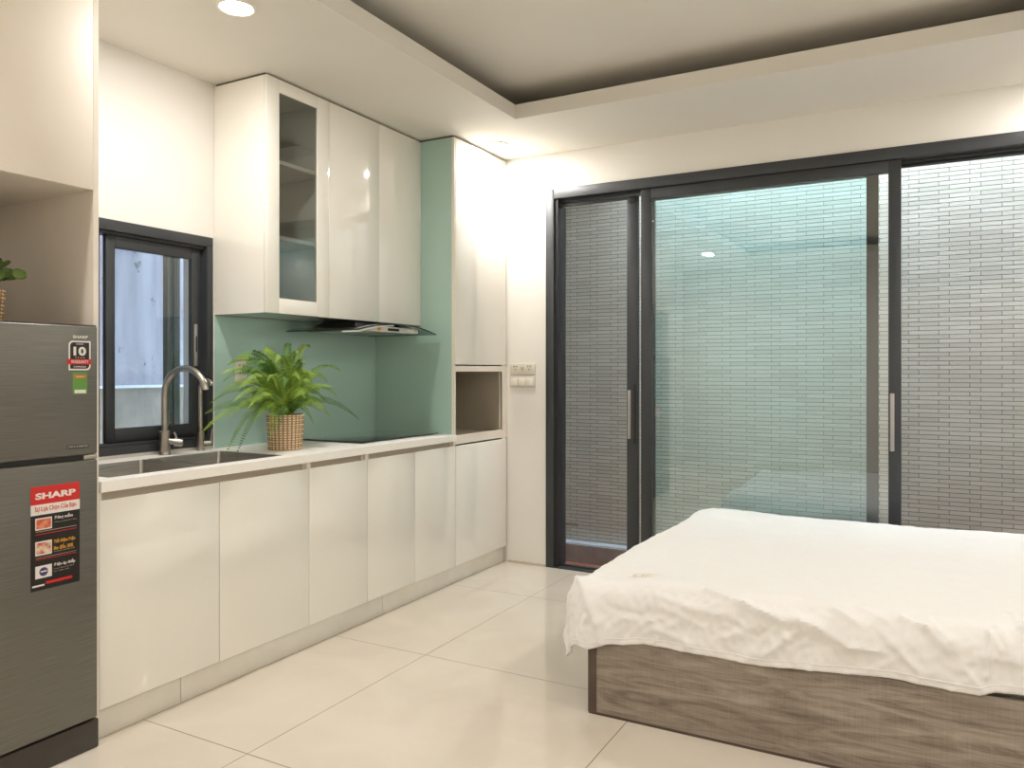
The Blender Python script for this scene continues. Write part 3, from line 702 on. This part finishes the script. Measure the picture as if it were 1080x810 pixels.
bm = bmesh.new(); box(bm, (X+.0004, yc-.010, zc-.001), (X+.0007, yc+.010, zc+.003)); obj('picture_print', bm, WHITEPR, dl)
def tx(s, cx, cz, w, h, m, bold=.0): text('lettering', s, (X+.0005, sy0+cx*W_, sz1-cz*H_), .05, m, dl, width=w*W_, height=h*H_, bold=bold)
tx('SHARP', .5, .095, .82, .062, WHITEPR, .002)
tx('Sự Lựa Chọn Của Bạn', .5, .222, .84, .062, REDP, .0005)
tx('Đông mềm', .66, .322, .38, .048, WHITEPR, .001)
tx('Tươi ngon không cần rã đông', .70, .366, .46, .016, NICHE)
tx('Tiết Kiệm Điện', .68, .555, .44, .05, YELLOWPR, .001)
tx('lên đến 30%', .66, .615, .40, .048, YELLOWPR, .001)
tx('Inverter thế hệ mới', .68, .652, .42, .018, NICHE)
tx('Điện áp thấp', .68, .782, .44, .045, WHITEPR, .001)
tx('Hoạt động ổn định', .67, .822, .42, .016, NICHE); tx('khi điện yếu', .62, .846, .32, .016, NICHE)
# warranty sticker and green sticker on the upper door
def rrect(bm, x0, x1, ya, yb, z0, z1, r, cor):
    pts = []
    for i, (cy, cz, a0) in enumerate(((yb-r, z1-r, 0), (ya+r, z1-r, PI/2), (ya+r, z0+r, PI), (yb-r, z0+r, 1.5*PI))):
        if cor[i]:
            for k in range(7): a = a0+k*PI/12; pts.append((cy+r*math.cos(a), cz+r*math.sin(a)))
        else: pts.append(((yb, z1), (ya, z1), (ya, z0), (yb, z0))[i])
    A = [bm.verts.new((x0, p[0], p[1])) for p in pts]; B = [bm.verts.new((x1, p[0], p[1])) for p in pts]
    n = len(pts)
    for k in range(n): bm.faces.new((A[k], A[(k+1) % n], B[(k+1) % n], B[k]))
    bm.faces.new(A[::-1]); bm.faces.new(B)
wy0, wy1, wz0, wz1 = 1.4985, 1.572, 1.243, 1.338
bm = bmesh.new(); rrect(bm, fxf, X, wy0, wy1, wz0, wz1, .014, (0, 1, 0, 1)); obj('warranty_sticker', bm, WHITEPR, du, label='white-edged black badge sticker')
bm = bmesh.new(); rrect(bm, X, X+.0002, wy0+.005, wy1-.005, wz0+.005, wz1-.005, .011, (0, 1, 0, 1)); obj('badge_field', bm, BLACKPR, du)
bm = bmesh.new(); box(bm, (X+.0001, wy0-.005, 1.262), (X+.0004, wy1+.003, 1.279)); obj('red_ribbon', bm, REDP, du)
wc = (wy0+wy1)/2
def tu(s, y, z, w, h, m, bold=0, dx=.0006): text('lettering', s, (X+dx, y, z), .05, m, du, width=w, height=h, bold=bold)
tu('10', wc, 1.3045, .042, .029, WHITEPR, .002, .0003)
tu('INVERTER', wc, 1.3275, .024, .004, WHITEPR, 0, .0003)
tu('Y  E  A  R', wc, 1.284, .032, .0045, WHITEPR, 0, .0003)
tu('WARRANTY', wc, 1.2705, .058, .0105, WHITEPR, 0)
tu('COMPRESSOR', wc, 1.2545, .042, .005, WHITEPR, 0, .0003)
tu('SHARP', wc+.002, 1.3505, .050, .0095, WHITEPR, .001)
bm = bmesh.new(); rrect(bm, fxf, X, 1.512, 1.5605, 1.166, 1.236, .004, (1, 1, 1, 1)); obj('energy_sticker', bm, GREENPR, du, label='small green and orange sticker')
bm = bmesh.new(); box(bm, (X, 1.516, 1.217), (X+.0002, 1.557, 1.228)); obj('orange_band', bm, ORANGEPR, du)
tu('★★★★★', 1.5365, 1.2225, .026, .005, WHITEPR, 0, .0003)
bm = bmesh.new(); box(bm, (X, 1.518, 1.169), (X+.0002, 1.556, 1.180)); obj('white_band', bm, WHITEPR, du)
# silver logo bottom right of upper door
bm = bmesh.new(); box(bm, (fxf, 1.492, .990), (X, 1.565, 1.003)); lg = obj('logo_plate', bm, FRIDGED, du)
tu('J-TECH INVERTER', 1.5285, .9965, .068, .009, CHROMETXT, .0005)

# small plant on the fridge
def basket(bm, cx, cy, z0, h, r0, r1, rows, cols, th=.004):
    """woven surface: tall ribs with rows of strands bulging alternately"""
    nseg = cols*4; nz = rows*4
    grid = []
    for j in range(nz+1):
        f = j/nz; rr = r0+(r1-r0)*f; ring = []
        for i in range(nseg):
            a = 2*PI*i/nseg
            row = int(min(j, nz-1)/4); ph = PI*(row % 2)
            w = abs(math.sin(PI*(j % 4)/4)) if j < nz else 0
            bump = w*(.5+.5*math.cos(a*cols/1.0+ph))
            r = rr+th*bump
            ring.append(bm.verts.new((cx+r*math.cos(a), cy+r*math.sin(a), z0+h*f)))
        grid.append(ring)
    for j in range(nz):
        for i in range(nseg):
            k = (i+1) % nseg; bm.faces.new((grid[j][i], grid[j][k], grid[j+1][k], grid[j+1][i]))
    uv = bm.loops.layers.uv.new('UVMap')
    for f_ in bm.faces:
        for lp in f_.loops:
            c = lp.vert.co; lp[uv].uv = (math.atan2(c.y-cy, c.x-cx)*cols, (c.z-z0)/h*rows*2*PI)
    inner = [bm.verts.new((cx+(r1-.006)*math.cos(2*PI*i/nseg), cy+(r1-.006)*math.sin(2*PI*i/nseg), z0+h)) for i in range(nseg)]
    low = [bm.verts.new((cx+(r1-.008)*math.cos(2*PI*i/nseg), cy+(r1-.008)*math.sin(2*PI*i/nseg), z0+h*.8)) for i in range(nseg)]
    for i in range(nseg):
        k = (i+1) % nseg
        bm.faces.new((grid[-1][i], grid[-1][k], inner[k], inner[i])); bm.faces.new((inner[i], inner[k], low[k], low[i]))
    bm.faces.new(low); bm.faces.new(grid[0][::-1])

px, py, pz = .42, 1.352, 1.392
t = thing('potted_plant', 'small round-leaved plant in a woven basket on top of the fridge', 'plant', (px, py, pz))
bm = bmesh.new(); basket(bm, px, py, pz, .105, .047, .055, 9, 18, .003); obj('basket', bm, STRAW, t, smooth=True)
bm = bmesh.new(); cyl(bm, (px, py, pz+.085), (px, py, pz+.095), .046, .044); obj('soil', bm, SOIL, t)
rs = random.Random(3)
for k in range(14):
    a = k*2.4+.35; ln = rs.uniform(.05, .105)
    e = Vector((px+math.cos(a)*ln, py+math.sin(a)*ln, pz+rs.uniform(.14, .21)))
    if k == 0: e = Vector((px+.01, py+.062, pz+.165))
    if k == 1: e = Vector((px-.02, py+.068, pz+.185))
    s0 = Vector((px+math.cos(a)*.015, py+math.sin(a)*.015, pz+.09)); mid = (s0+e)/2+Vector((0, 0, .03))
    bm = bmesh.new(); tube(bm, [s0, mid, e], [.0022, .0018, .0012], 6)
    stem = obj('stem', bm, STEMM, t, smooth=True)
    bm = bmesh.new()
    for q in range(6):
        f = .55+.45*q/5; p = s0.lerp(mid, min(1, f*2)) if f < .5 else mid.lerp(e, (f-.5)*2)
        p = p+Vector((rs.uniform(-.015, .015), rs.uniform(-.015, .015), rs.uniform(-.008, .012)))
        nrm = Vector((rs.uniform(.1, 1), rs.uniform(-1, .3), rs.uniform(.2, 1))).normalized()
        u = nrm.orthogonal().normalized(); w2 = nrm.cross(u); r = rs.uniform(.014, .021)
        cv = bm.verts.new(p-nrm*.003); rg = [bm.verts.new(p+(u*math.cos(2*PI*i/10)+w2*math.sin(2*PI*i/10)*.88)*r) for i in range(10)]
        for i in range(10): bm.faces.new((cv, rg[i], rg[(i+1) % 10]))
        rg2 = [bm.verts.new(v.co-nrm*.0012) for v in rg]
        for i in range(10): bm.faces.new((rg[i], rg[(i+1) % 10], rg2[(i+1) % 10], rg2[i]))
        bm.faces.new(rg2)
    obj('leaves', bm, ROUNDL, stem, smooth=True)

# ---------------------------------------------------------------- fern
px, py, pz = .335, 2.725, .8702
t = thing('potted_fern', 'bushy green fern in a woven straw pot on the worktop', 'plant', (px, py, pz))
PH = .165
bm = bmesh.new(); basket(bm, px, py, pz, PH, .076, .084, 15, 26, .004); obj('woven_pot', bm, STRAW, t, smooth=True)
bm = bmesh.new(); cyl(bm, (px, py, pz+.12), (px, py, pz+PH-.012), .074, .068); obj('soil', bm, SOIL, t)
VIEW = Vector((-.70, .71, -.05)).normalized()
def frond(start, ctrl, tip, wmax, m, rnd, n=44):
    roll = rnd.uniform(-.5, .5); bm = bmesh.new(); st, c, e = Vector(start), Vector(ctrl), Vector(tip); n = max(14, int(((c-st).length+(e-c).length)/.0108))
    P = [st*(1-s)**2+c*2*s*(1-s)+e*s*s for s in [i/n for i in range(n+1)]]
    tube(bm, P, [.0022*(1-.7*i/n) for i in range(n+1)], 5, caps=False)
    for i in range(3, n+1):
        s = i/n; d = (P[min(i+1, n)]-P[i-1]).normalized()
        up = Vector((0, 0, 1)); side = d.cross(up)
        fc = d.cross(VIEW)*(1 if d.cross(VIEW).dot(side) >= 0 else -1)
        side = side*.35+fc*.75
        if side.length < .15: side = d.cross(Vector((.4, -1, 0)))
        side.normalize(); nn = side.cross(d).normalized()
        side = (side*math.cos(roll)+nn*math.sin(roll)).normalized(); nn = side.cross(d).normalized()
        w = wmax*min(1, .35+s*3)*(1-s**2.6*.86)
        for sg in (-1, 1):
            dirv = (side*sg+d*rnd.uniform(.10, .24)+nn*rnd.uniform(-.14, .10)).normalized()
            ln = w*.98*rnd.uniform(.86, 1.08); ww = (P[1]-P[0]).length*.36
            ww = min(max(ww, .0026), .0036)
            a = P[i]; b1 = a+dirv*ln*.35+d*ww; b0 = a+dirv*ln*.3-d*ww*.8; b2 = a+dirv*ln*.75+d*ww*.75-nn*ln*.08; b3 = a+dirv*ln*.72-d*ww*.4-nn*ln*.08; e2 = a+dirv*ln+d*ww*.6-nn*ln*.18
            q = [bm.verts.new(v) for v in (a, b0, b3, e2, b2, b1)]
            mid = bm.verts.new(a+dirv*ln*.5+nn*.0012)
            for k in range(6): bm.faces.new((q[k], q[(k+1) % 6], mid))
    me_o = obj('frond', bm, m, t, smooth=False)
    return me_o
rf = random.Random(11)
top = Vector((px, py, pz+PH-.01))
# (tip pixel u, v, distance from the back wall, arch height, leaflet length)
TIPS = [(217, 436, .40, .10, .030), (214, 455, .36, .16, .030), (238, 479, .30, .19, .028), (249, 481, .40, .17, .026), (240, 385, .20, .13, .028), (232, 396, .34, .12, .026),
        (250, 378, .34, .12, .028), (275, 376, .26, .14, .030), (291, 382, .40, .12, .030), (305, 364, .30, .06, .031), (314, 372, .42, .05, .030), (327, 366, .24, .07, .030), (322, 384, .46, .08, .028),
        (359, 391, .22, .11, .028), (355, 418, .30, .15, .026), (378, 442, .28, .17, .026), (347, 438, .50, .15, .027), (286, 462, .50, .13, .034), (293, 455, .52, .12, .028), (268, 420, .52, .12, .030),
        (250, 412, .52, .13, .030), (300, 408, .55, .12, .028), (316, 400, .54, .10, .028), (336, 412, .44, .13, .026), (262, 395, .44, .12, .030), (234, 414, .30, .14, .027), (345, 402, .34, .12, .027),
        (222, 425, .28, .15, .026), (280, 392, .18, .12, .030), (300, 380, .20, .08, .028), (330, 445, .56, .13, .024), (268, 445, .50, .14, .026), (340, 428, .20, .12, .026),
        (236, 402, .44, .15, .030), (246, 424, .56, .14, .030), (258, 404, .56, .12, .030), (270, 386, .50, .10, .030), (282, 402, .58, .10, .030), (262, 430, .58, .13, .028), (256, 388, .26, .12, .030), (330, 398, .52, .11, .028), (322, 420, .58, .12, .028), (343, 422, .42, .13, .026), (242, 440, .50, .15, .028)]
for k, (u, v, xx, ah, wl) in enumerate(TIPS):
    tip = at(u, v, 0, max(xx, .06)); st = top+Vector((rf.uniform(-.03, .03), rf.uniform(-.03, .03), 0))
    ctrl = (st*.55+tip*.45); ctrl.z = max(st.z, tip.z)+ah
    ctrl.x = max(ctrl.x, .06)
    frond(st, ctrl, tip, wl, FERN if k % 3 else FERN2, rf)
for k in range(34):
    a = rf.uniform(0, 2*PI); r = rf.uniform(.09, .25)
    tip = Vector((px+math.cos(a)*r, py+math.sin(a)*r, pz+rf.uniform(.17, .37)))
    tip.x = max(tip.x, .07)
    st = top+Vector((rf.uniform(-.03, .03), rf.uniform(-.03, .03), 0))
    c2 = st*.6+tip*.4; c2.z = max(tip.z, st.z)+rf.uniform(.03, .10)
    frond(st, c2, tip, .028, FERN2 if k % 3 == 0 else FERN, rf, 32)

# ---------------------------------------------------------------- bed
BX0, BY0, BY1, BX1 = 1.94, 2.607, 4.27, 3.99
t = thing('bed_frame', 'grey oak bed base with dark brown edging standing on the tiles', 'bed', (2.9, 3.4, 0))
bx('footboard', (BX0, BY0, .006), (BX0+.033, BY1, .31), BROWN, t, bev=.001, label='dark brown edged foot end board')
bx('side_board', (BX0+.0335, BY0+.001, .010), (BX1, BY0+.027, .31), WOOD, t, bev=.001)
bx('side_board', (BX0+.0335, BY1-.027, .010), (BX1, BY1-.001, .31), WOOD, t, bev=.001)
boxes('bottom_edge', [((BX0+.002, BY0+.003, 0), (BX1, BY0+.02, .0095)), ((BX0+.002, BY1-.02, 0), (BX1, BY1-.003, .0095)), ((BX0+.002, BY0+.02, 0), (BX0+.03, BY1-.02, .006))], BROWN, t)
bx('slat_deck', (BX0+.034, BY0+.028, .20), (BX1, BY1-.028, .215), MATT, t)
bx('headboard', (BX1, BY0, .006), (BX1+.035, BY1, .85), WOOD, t, bev=.001)
m_ = bx('mattress', (BX0+.05, BY0+.05, .2155), (BX1-.01, BY1-.05, .435), DUVETM, None, bev=.035)
tag(m_, 'thick mattress hidden under the white duvet on the bed base', 'mattress')

# duvet: a sheet wrapped over a rounded block, with folds
QX1, QY0, QY1 = 3.95, 2.70, 4.16
QXT = [(2.4, 1.925), (2.7, 1.925), (3.0, 1.945), (3.4, 1.965), (4.16, 2.005)]
QX0 = 1.925
RR = .095; ARC = RR*PI/2
def interp(tab, x):
    if x <= tab[0][0]: return tab[0][1]
    for (a, b), (c, d2) in zip(tab, tab[1:]):
        if x <= c: return b+(d2-b)*(x-a)/(c-a)
    return tab[-1][1]
def topz(x, y):
    z = .498
    z += interp([(2.6, 0), (4.1, .0)], y)
    z += .020*math.exp(-((y-4.05)/.16)**2)*math.exp(-((x-2.10)/.20)**2)
    z += .03*max(0, (x-3.0))
    z += -.03*math.exp(-(((x-1.99)/.16)**2+((y-2.72)/.3)**2))
    return z
def prof(Lr):
    if Lr < ARC: a = Lr/RR; return RR*math.sin(a), RR*(1-math.cos(a))
    return RR+.09*(Lr-ARC), RR+(Lr-ARC)*.985
RIDGES = []
def smooth_sheet(a, b):
    qx = max(QX0, a); qy = max(QY0, b); ex, ey = a-qx, b-qy; Lr = math.hypot(ex, ey)
    if Lr < 1e-6: return Vector((a, b, topz(qx, qy)))
    h, dr = prof(Lr); return Vector((qx+ex/Lr*h, qy+ey/Lr*h, topz(qx, qy)-dr))
def pix(P):
    d = P-Vector((3.05, 0, H)); z = d.dot(FW); return 540+F*d.dot(RT)/z, HY-F*d.z/z
TAB = []
for i in range(190):
    for j in range(75):
        a_, b_ = QX0-.26+i*.009, QY0-.34+j*.009
        TAB.append((pix(smooth_sheet(a_, b_)), (a_, b_)))
def flat_of(u, v):
    return min(TAB, key=lambda t: (t[0][0]-u)**2+(t[0][1]-v)**2)[1]
def ridge(pts, amp, sig):
    P = [flat_of(u, v) for u, v in pts]
    for a, b in zip(P, P[1:]): RIDGES.append((a, b, amp, sig))
ridge([(800, 646), (844, 655), (862, 661), (896, 680), (924, 687)], .011, .016)
ridge([(844, 660), (828, 672), (812, 688)], .009, .015)
ridge([(878, 643), (904, 658)], .009, .013)
ridge([(948, 652), (976, 665), (997, 680)], .011, .014)
ridge([(935, 672), (966, 704)], .007, .014)
ridge([(979, 657), (1005, 676)], .008, .012)
ridge([(1041, 665), (1057, 688)], .009, .011); ridge([(1051, 663), (1070, 690)], .009, .011)
ridge([(1020, 706), (1036, 730)], .008, .011); ridge([(1044, 673), (1041, 712)], .010, .012); ridge([(1030, 690), (1075, 700)], .006, .012)
ridge([(694, 630), (725, 641), (761, 650)], .007, .014); ridge([(746, 624), (787, 637), (824, 655), (850, 660)], .010, .014)
ridge([(689, 661), (725, 678)], .006, .015); ridge([(627, 634), (630, 655), (634, 676)], .014, .016)
ridge([(805, 690), (850, 664)], .008, .016); ridge([(700, 640), (740, 660)], .005, .014); ridge([(640, 640), (675, 650)], -.006, .02)
ridge([(655, 650), (690, 655)], .005, .012); ridge([(770, 660), (800, 672)], -.005, .014)
ridge([(1066, 648), (1080, 664), (1095, 690)], .008, .012); ridge([(905, 640), (935, 655)], .006, .012)
ridge([(590, 664), (592, 690)], .006, .014)
def ridge_h(a, b):
    h = 0
    for (p, q, amp, sig) in RIDGES:
        dx, dy = q[0]-p[0], q[1]-p[1]; l2 = dx*dx+dy*dy+1e-9
        s = max(0, min(1, ((a-p[0])*dx+(b-p[1])*dy)/l2))
        d2 = (a-p[0]-s*dx)**2+(b-p[1]-s*dy)**2
        if d2 < 9*sig*sig: h += amp*1.95*math.exp(-((d2+.12*sig*sig)**.5)/(sig*.72))
    return h
HPX = [(620, 684), (639.6, 679), (655, 681.5), (678.5, 681), (722.6, 687), (761, 696.5), (800, 702), (849, 707), (898.5, 711.5), (955.6, 719), (1000, 727), (1033, 733.5), (1049, 731), (1080, 735)]
HEM = []
for u_, v_ in HPX:
    Lr_ = .3
    for _ in range(4):
        yy = QY0-RR-.09*(Lr_-ARC)-.004; p_ = at(u_, v_, 1, yy); Lr_ = ARC+(topz(p_.x, QY0)-RR-p_.z)/.985
    HEM.append((p_.x, Lr_))
HEM += [(3.5, HEM[-1][1]-.01), (3.96, HEM[-1][1])]
def sheet(a, b):
    """flat cloth coordinates to space"""
    qy = min(max(QY0, b), QY1); sh = interp(QXT, qy)-QX0; a = a+sh*max(0, 1-max(0, a-QX0)/1.5)
    qx = max(QX0+sh, a)
    ex, ey = a-qx, b-qy; Lr = math.hypot(ex, ey)
    z0 = topz(qx, qy)
    if Lr < 1e-6: P = Vector((a, b, z0)); nrm = Vector((0, 0, 1))
    else:
        ux, uy = ex/Lr, ey/Lr
        h, dr = prof(Lr)
        P = Vector((qx+ux*h, qy+uy*h, z0-dr))
        al = min(Lr/RR, PI/2); nrm = Vector((ux*math.sin(al), uy*math.sin(al), math.cos(al)))
    # wrinkles
    edge = min(1, Lr/.12)
    w = .0035*noise.noise(Vector((a*5, b*7, 0)))+.0022*noise.noise(Vector((a*16+b*6, b*14, 3)))
    r1 = noise.noise(Vector((a*9-b*8, b*5+a*3, 7))); r2 = noise.noise(Vector((a*19-b*19, b*9+a*9, 4)))
    r3 = noise.noise(Vector((a*38+b*20, b*30-a*12, 9)))
    w += edge*(.013*(.35-abs(r1))+.008*(.3-abs(r2))+.0022*r3)+.0012*r3
    w += edge*.006*math.sin(a*17+2*noise.noise(Vector((a*3, 0, 1))))*min(1, max(0, Lr-.1)/.15)
    w += ridge_h(a, b)
    P += nrm*w
    return P
bm = bmesh.new(); NA, NB = 400, 290
A0, A1 = QX0-.265, 3.955; 
grid = []
for j in range(NB+1):
    row = []
    for i in range(NA+1):
        s = i/NA; a = A0+(A1-A0)*s
        hb = interp(HEM, a)
        hb += .002*math.sin(a*23)
        B0 = QY0-hb; B1 = QY1+.26
        b = B0+(B1-B0)*(j/NB)
        aa = a
        if a < QX0 and b < QY0:   # soften the corner of the cloth
            ca, cb = QX0-a, QY0-b; k = 1-.13*min(1, (ca/.27)*(cb/.3)); aa = QX0-ca*k; b = QY0-cb*k
        row.append(bm.verts.new(sheet(aa, b)))
    grid.append(row)
for j in range(NB):
    for i in range(NA): bm.faces.new((grid[j][i], grid[j][i+1], grid[j+1][i+1], grid[j+1][i]))
dv = obj('duvet', bm, DUVETM, smooth=True)
for p in dv.data.polygons: p.use_smooth = True
sd = dv.modifiers.new('thickness', 'SOLIDIFY'); sd.thickness = .012; sd.offset = -1
tag(dv, 'white cotton duvet draped over the bed with creased hanging edge', 'duvet')
# stitched hem along the front edge
bm = bmesh.new(); pts = []
for i in range(0, NA+1):
    s = i/NA; a = A0+(A1-A0)*s
    v = grid  # positions recomputed on the cloth
    hb = interp(HEM, a)+.002*math.sin(a*23)
    b = QY0-hb+.022; aa = a
    if a < QX0: ca, cb = QX0-a, QY0-b; k = 1-.13*min(1, (ca/.27)*(cb/.3)); aa = QX0-ca*k; b = QY0-cb*k
    pts.append(sheet(aa, b)+Vector((0, -.0005, 0)))
tube(bm, pts, .0016, 6); obj('hem_seam', bm, DUVETM, dv, smooth=True)
# embroidered gold label
bm = bmesh.new(); c0 = at(677, 602, 2, .497)
for k, (dx0, dx1, dy0, dy1) in enumerate(((-.05, .05, -.022, -.018), (-.05, .05, .018, .022), (-.036, -.030, -.012, .014), (-.030, -.014, -.012, -.008), (-.004, .002, -.012, .014), (.010, .015, -.012, .014), (.015, .030, .010, .014), (.015, .028, -.002, .002))):
    n = 6; G = []
    for i in range(n+1):
        x = c0.x+dx0+(dx1-dx0)*i/n
        G.append((bm.verts.new(sheet(x, c0.y+dy0)+Vector((0, 0, .0012))), bm.verts.new(sheet(x, c0.y+dy1)+Vector((0, 0, .0012)))))
    for g0, g1 in zip(G, G[1:]): bm.faces.new((g0[0], g1[0], g1[1], g0[1]))
obj('embroidery', bm, GOLD, dv, label='small pale gold embroidered emblem')

# ---------------------------------------------------------------- lamps
def area(loc, size, power, col=(1, .953, .915), spread=PI, rot=(0, 0, 0)):
    l = bpy.data.lights.new('lamp', 'AREA'); l.shape = 'DISK'; l.size = size; l.energy = power; l.color = col; l.spread = spread
    o = bpy.data.objects.new('lamp', l); C.objects.link(o); o.location = loc; o.rotation_euler = rot
    return o
LX = [(.727, 2.08, 'recessed round downlight in the dropped ceiling above the sink'),
      (.70, 4.10, 'recessed round downlight glowing in the ceiling corner by the tall cabinet'),
      (.70, -.15, None), (3.80, 4.08, None), (3.86, 2.08, None), (3.86, -.15, None)]
def downlight(x, y, label, power):
    t = thing('downlight', label or 'recessed round downlight in the dropped ceiling border', 'lamp', (x, y, ZC), 'recessed ceiling downlights')
    n = 40; bm = bmesh.new(); R0, R1 = .075, .060
    rings = []
    for r, z in ((R0, ZC-.0005), (R0-.002, ZC-.005), (R1+.003, ZC-.007), (R1, ZC-.004), (R1, ZC-.0008)):
        rings.append([bm.verts.new((x+r*math.cos(2*PI*k/n), y+r*math.sin(2*PI*k/n), z)) for k in range(n)])
    for a, b in zip(rings, rings[1:]):
        for k in range(n): bm.faces.new((a[k], a[(k+1) % n], b[(k+1) % n], b[k]))
    bm.faces.new(rings[0]); obj('trim_ring', bm, WHITEP, t, smooth=True)
    bm = bmesh.new(); cyl(bm, (x, y, ZC-.0045), (x, y, ZC-.0012), R1-.0005, seg=n); obj('diffuser', bm, LAMPM, t)
    area((x, y, ZC-.012), .11, power)
for x, y, lb in LX: downlight(x, y, lb, (13 if y > 0 else 22) if x < 2 else (13 if y > 0 else 24))

# daylight
wd = bpy.data.worlds.new('world'); S.world = wd; wd.use_nodes = True
bg = wd.node_tree.nodes['Background']; bg.inputs[0].default_value = (.70, .85, 1, 1); bg.inputs[1].default_value = 16

S.view_settings.view_transform = 'Standard'; S.view_settings.look = 'None'
S.view_settings.exposure = 0.10; S.view_settings.gamma = 1; S.view_settings.use_curve_mapping = False
S.cycles.max_bounces = 10; S.cycles.transparent_max_bounces = 16; S.cycles.diffuse_bounces = 5
S.cycles.use_denoising = True
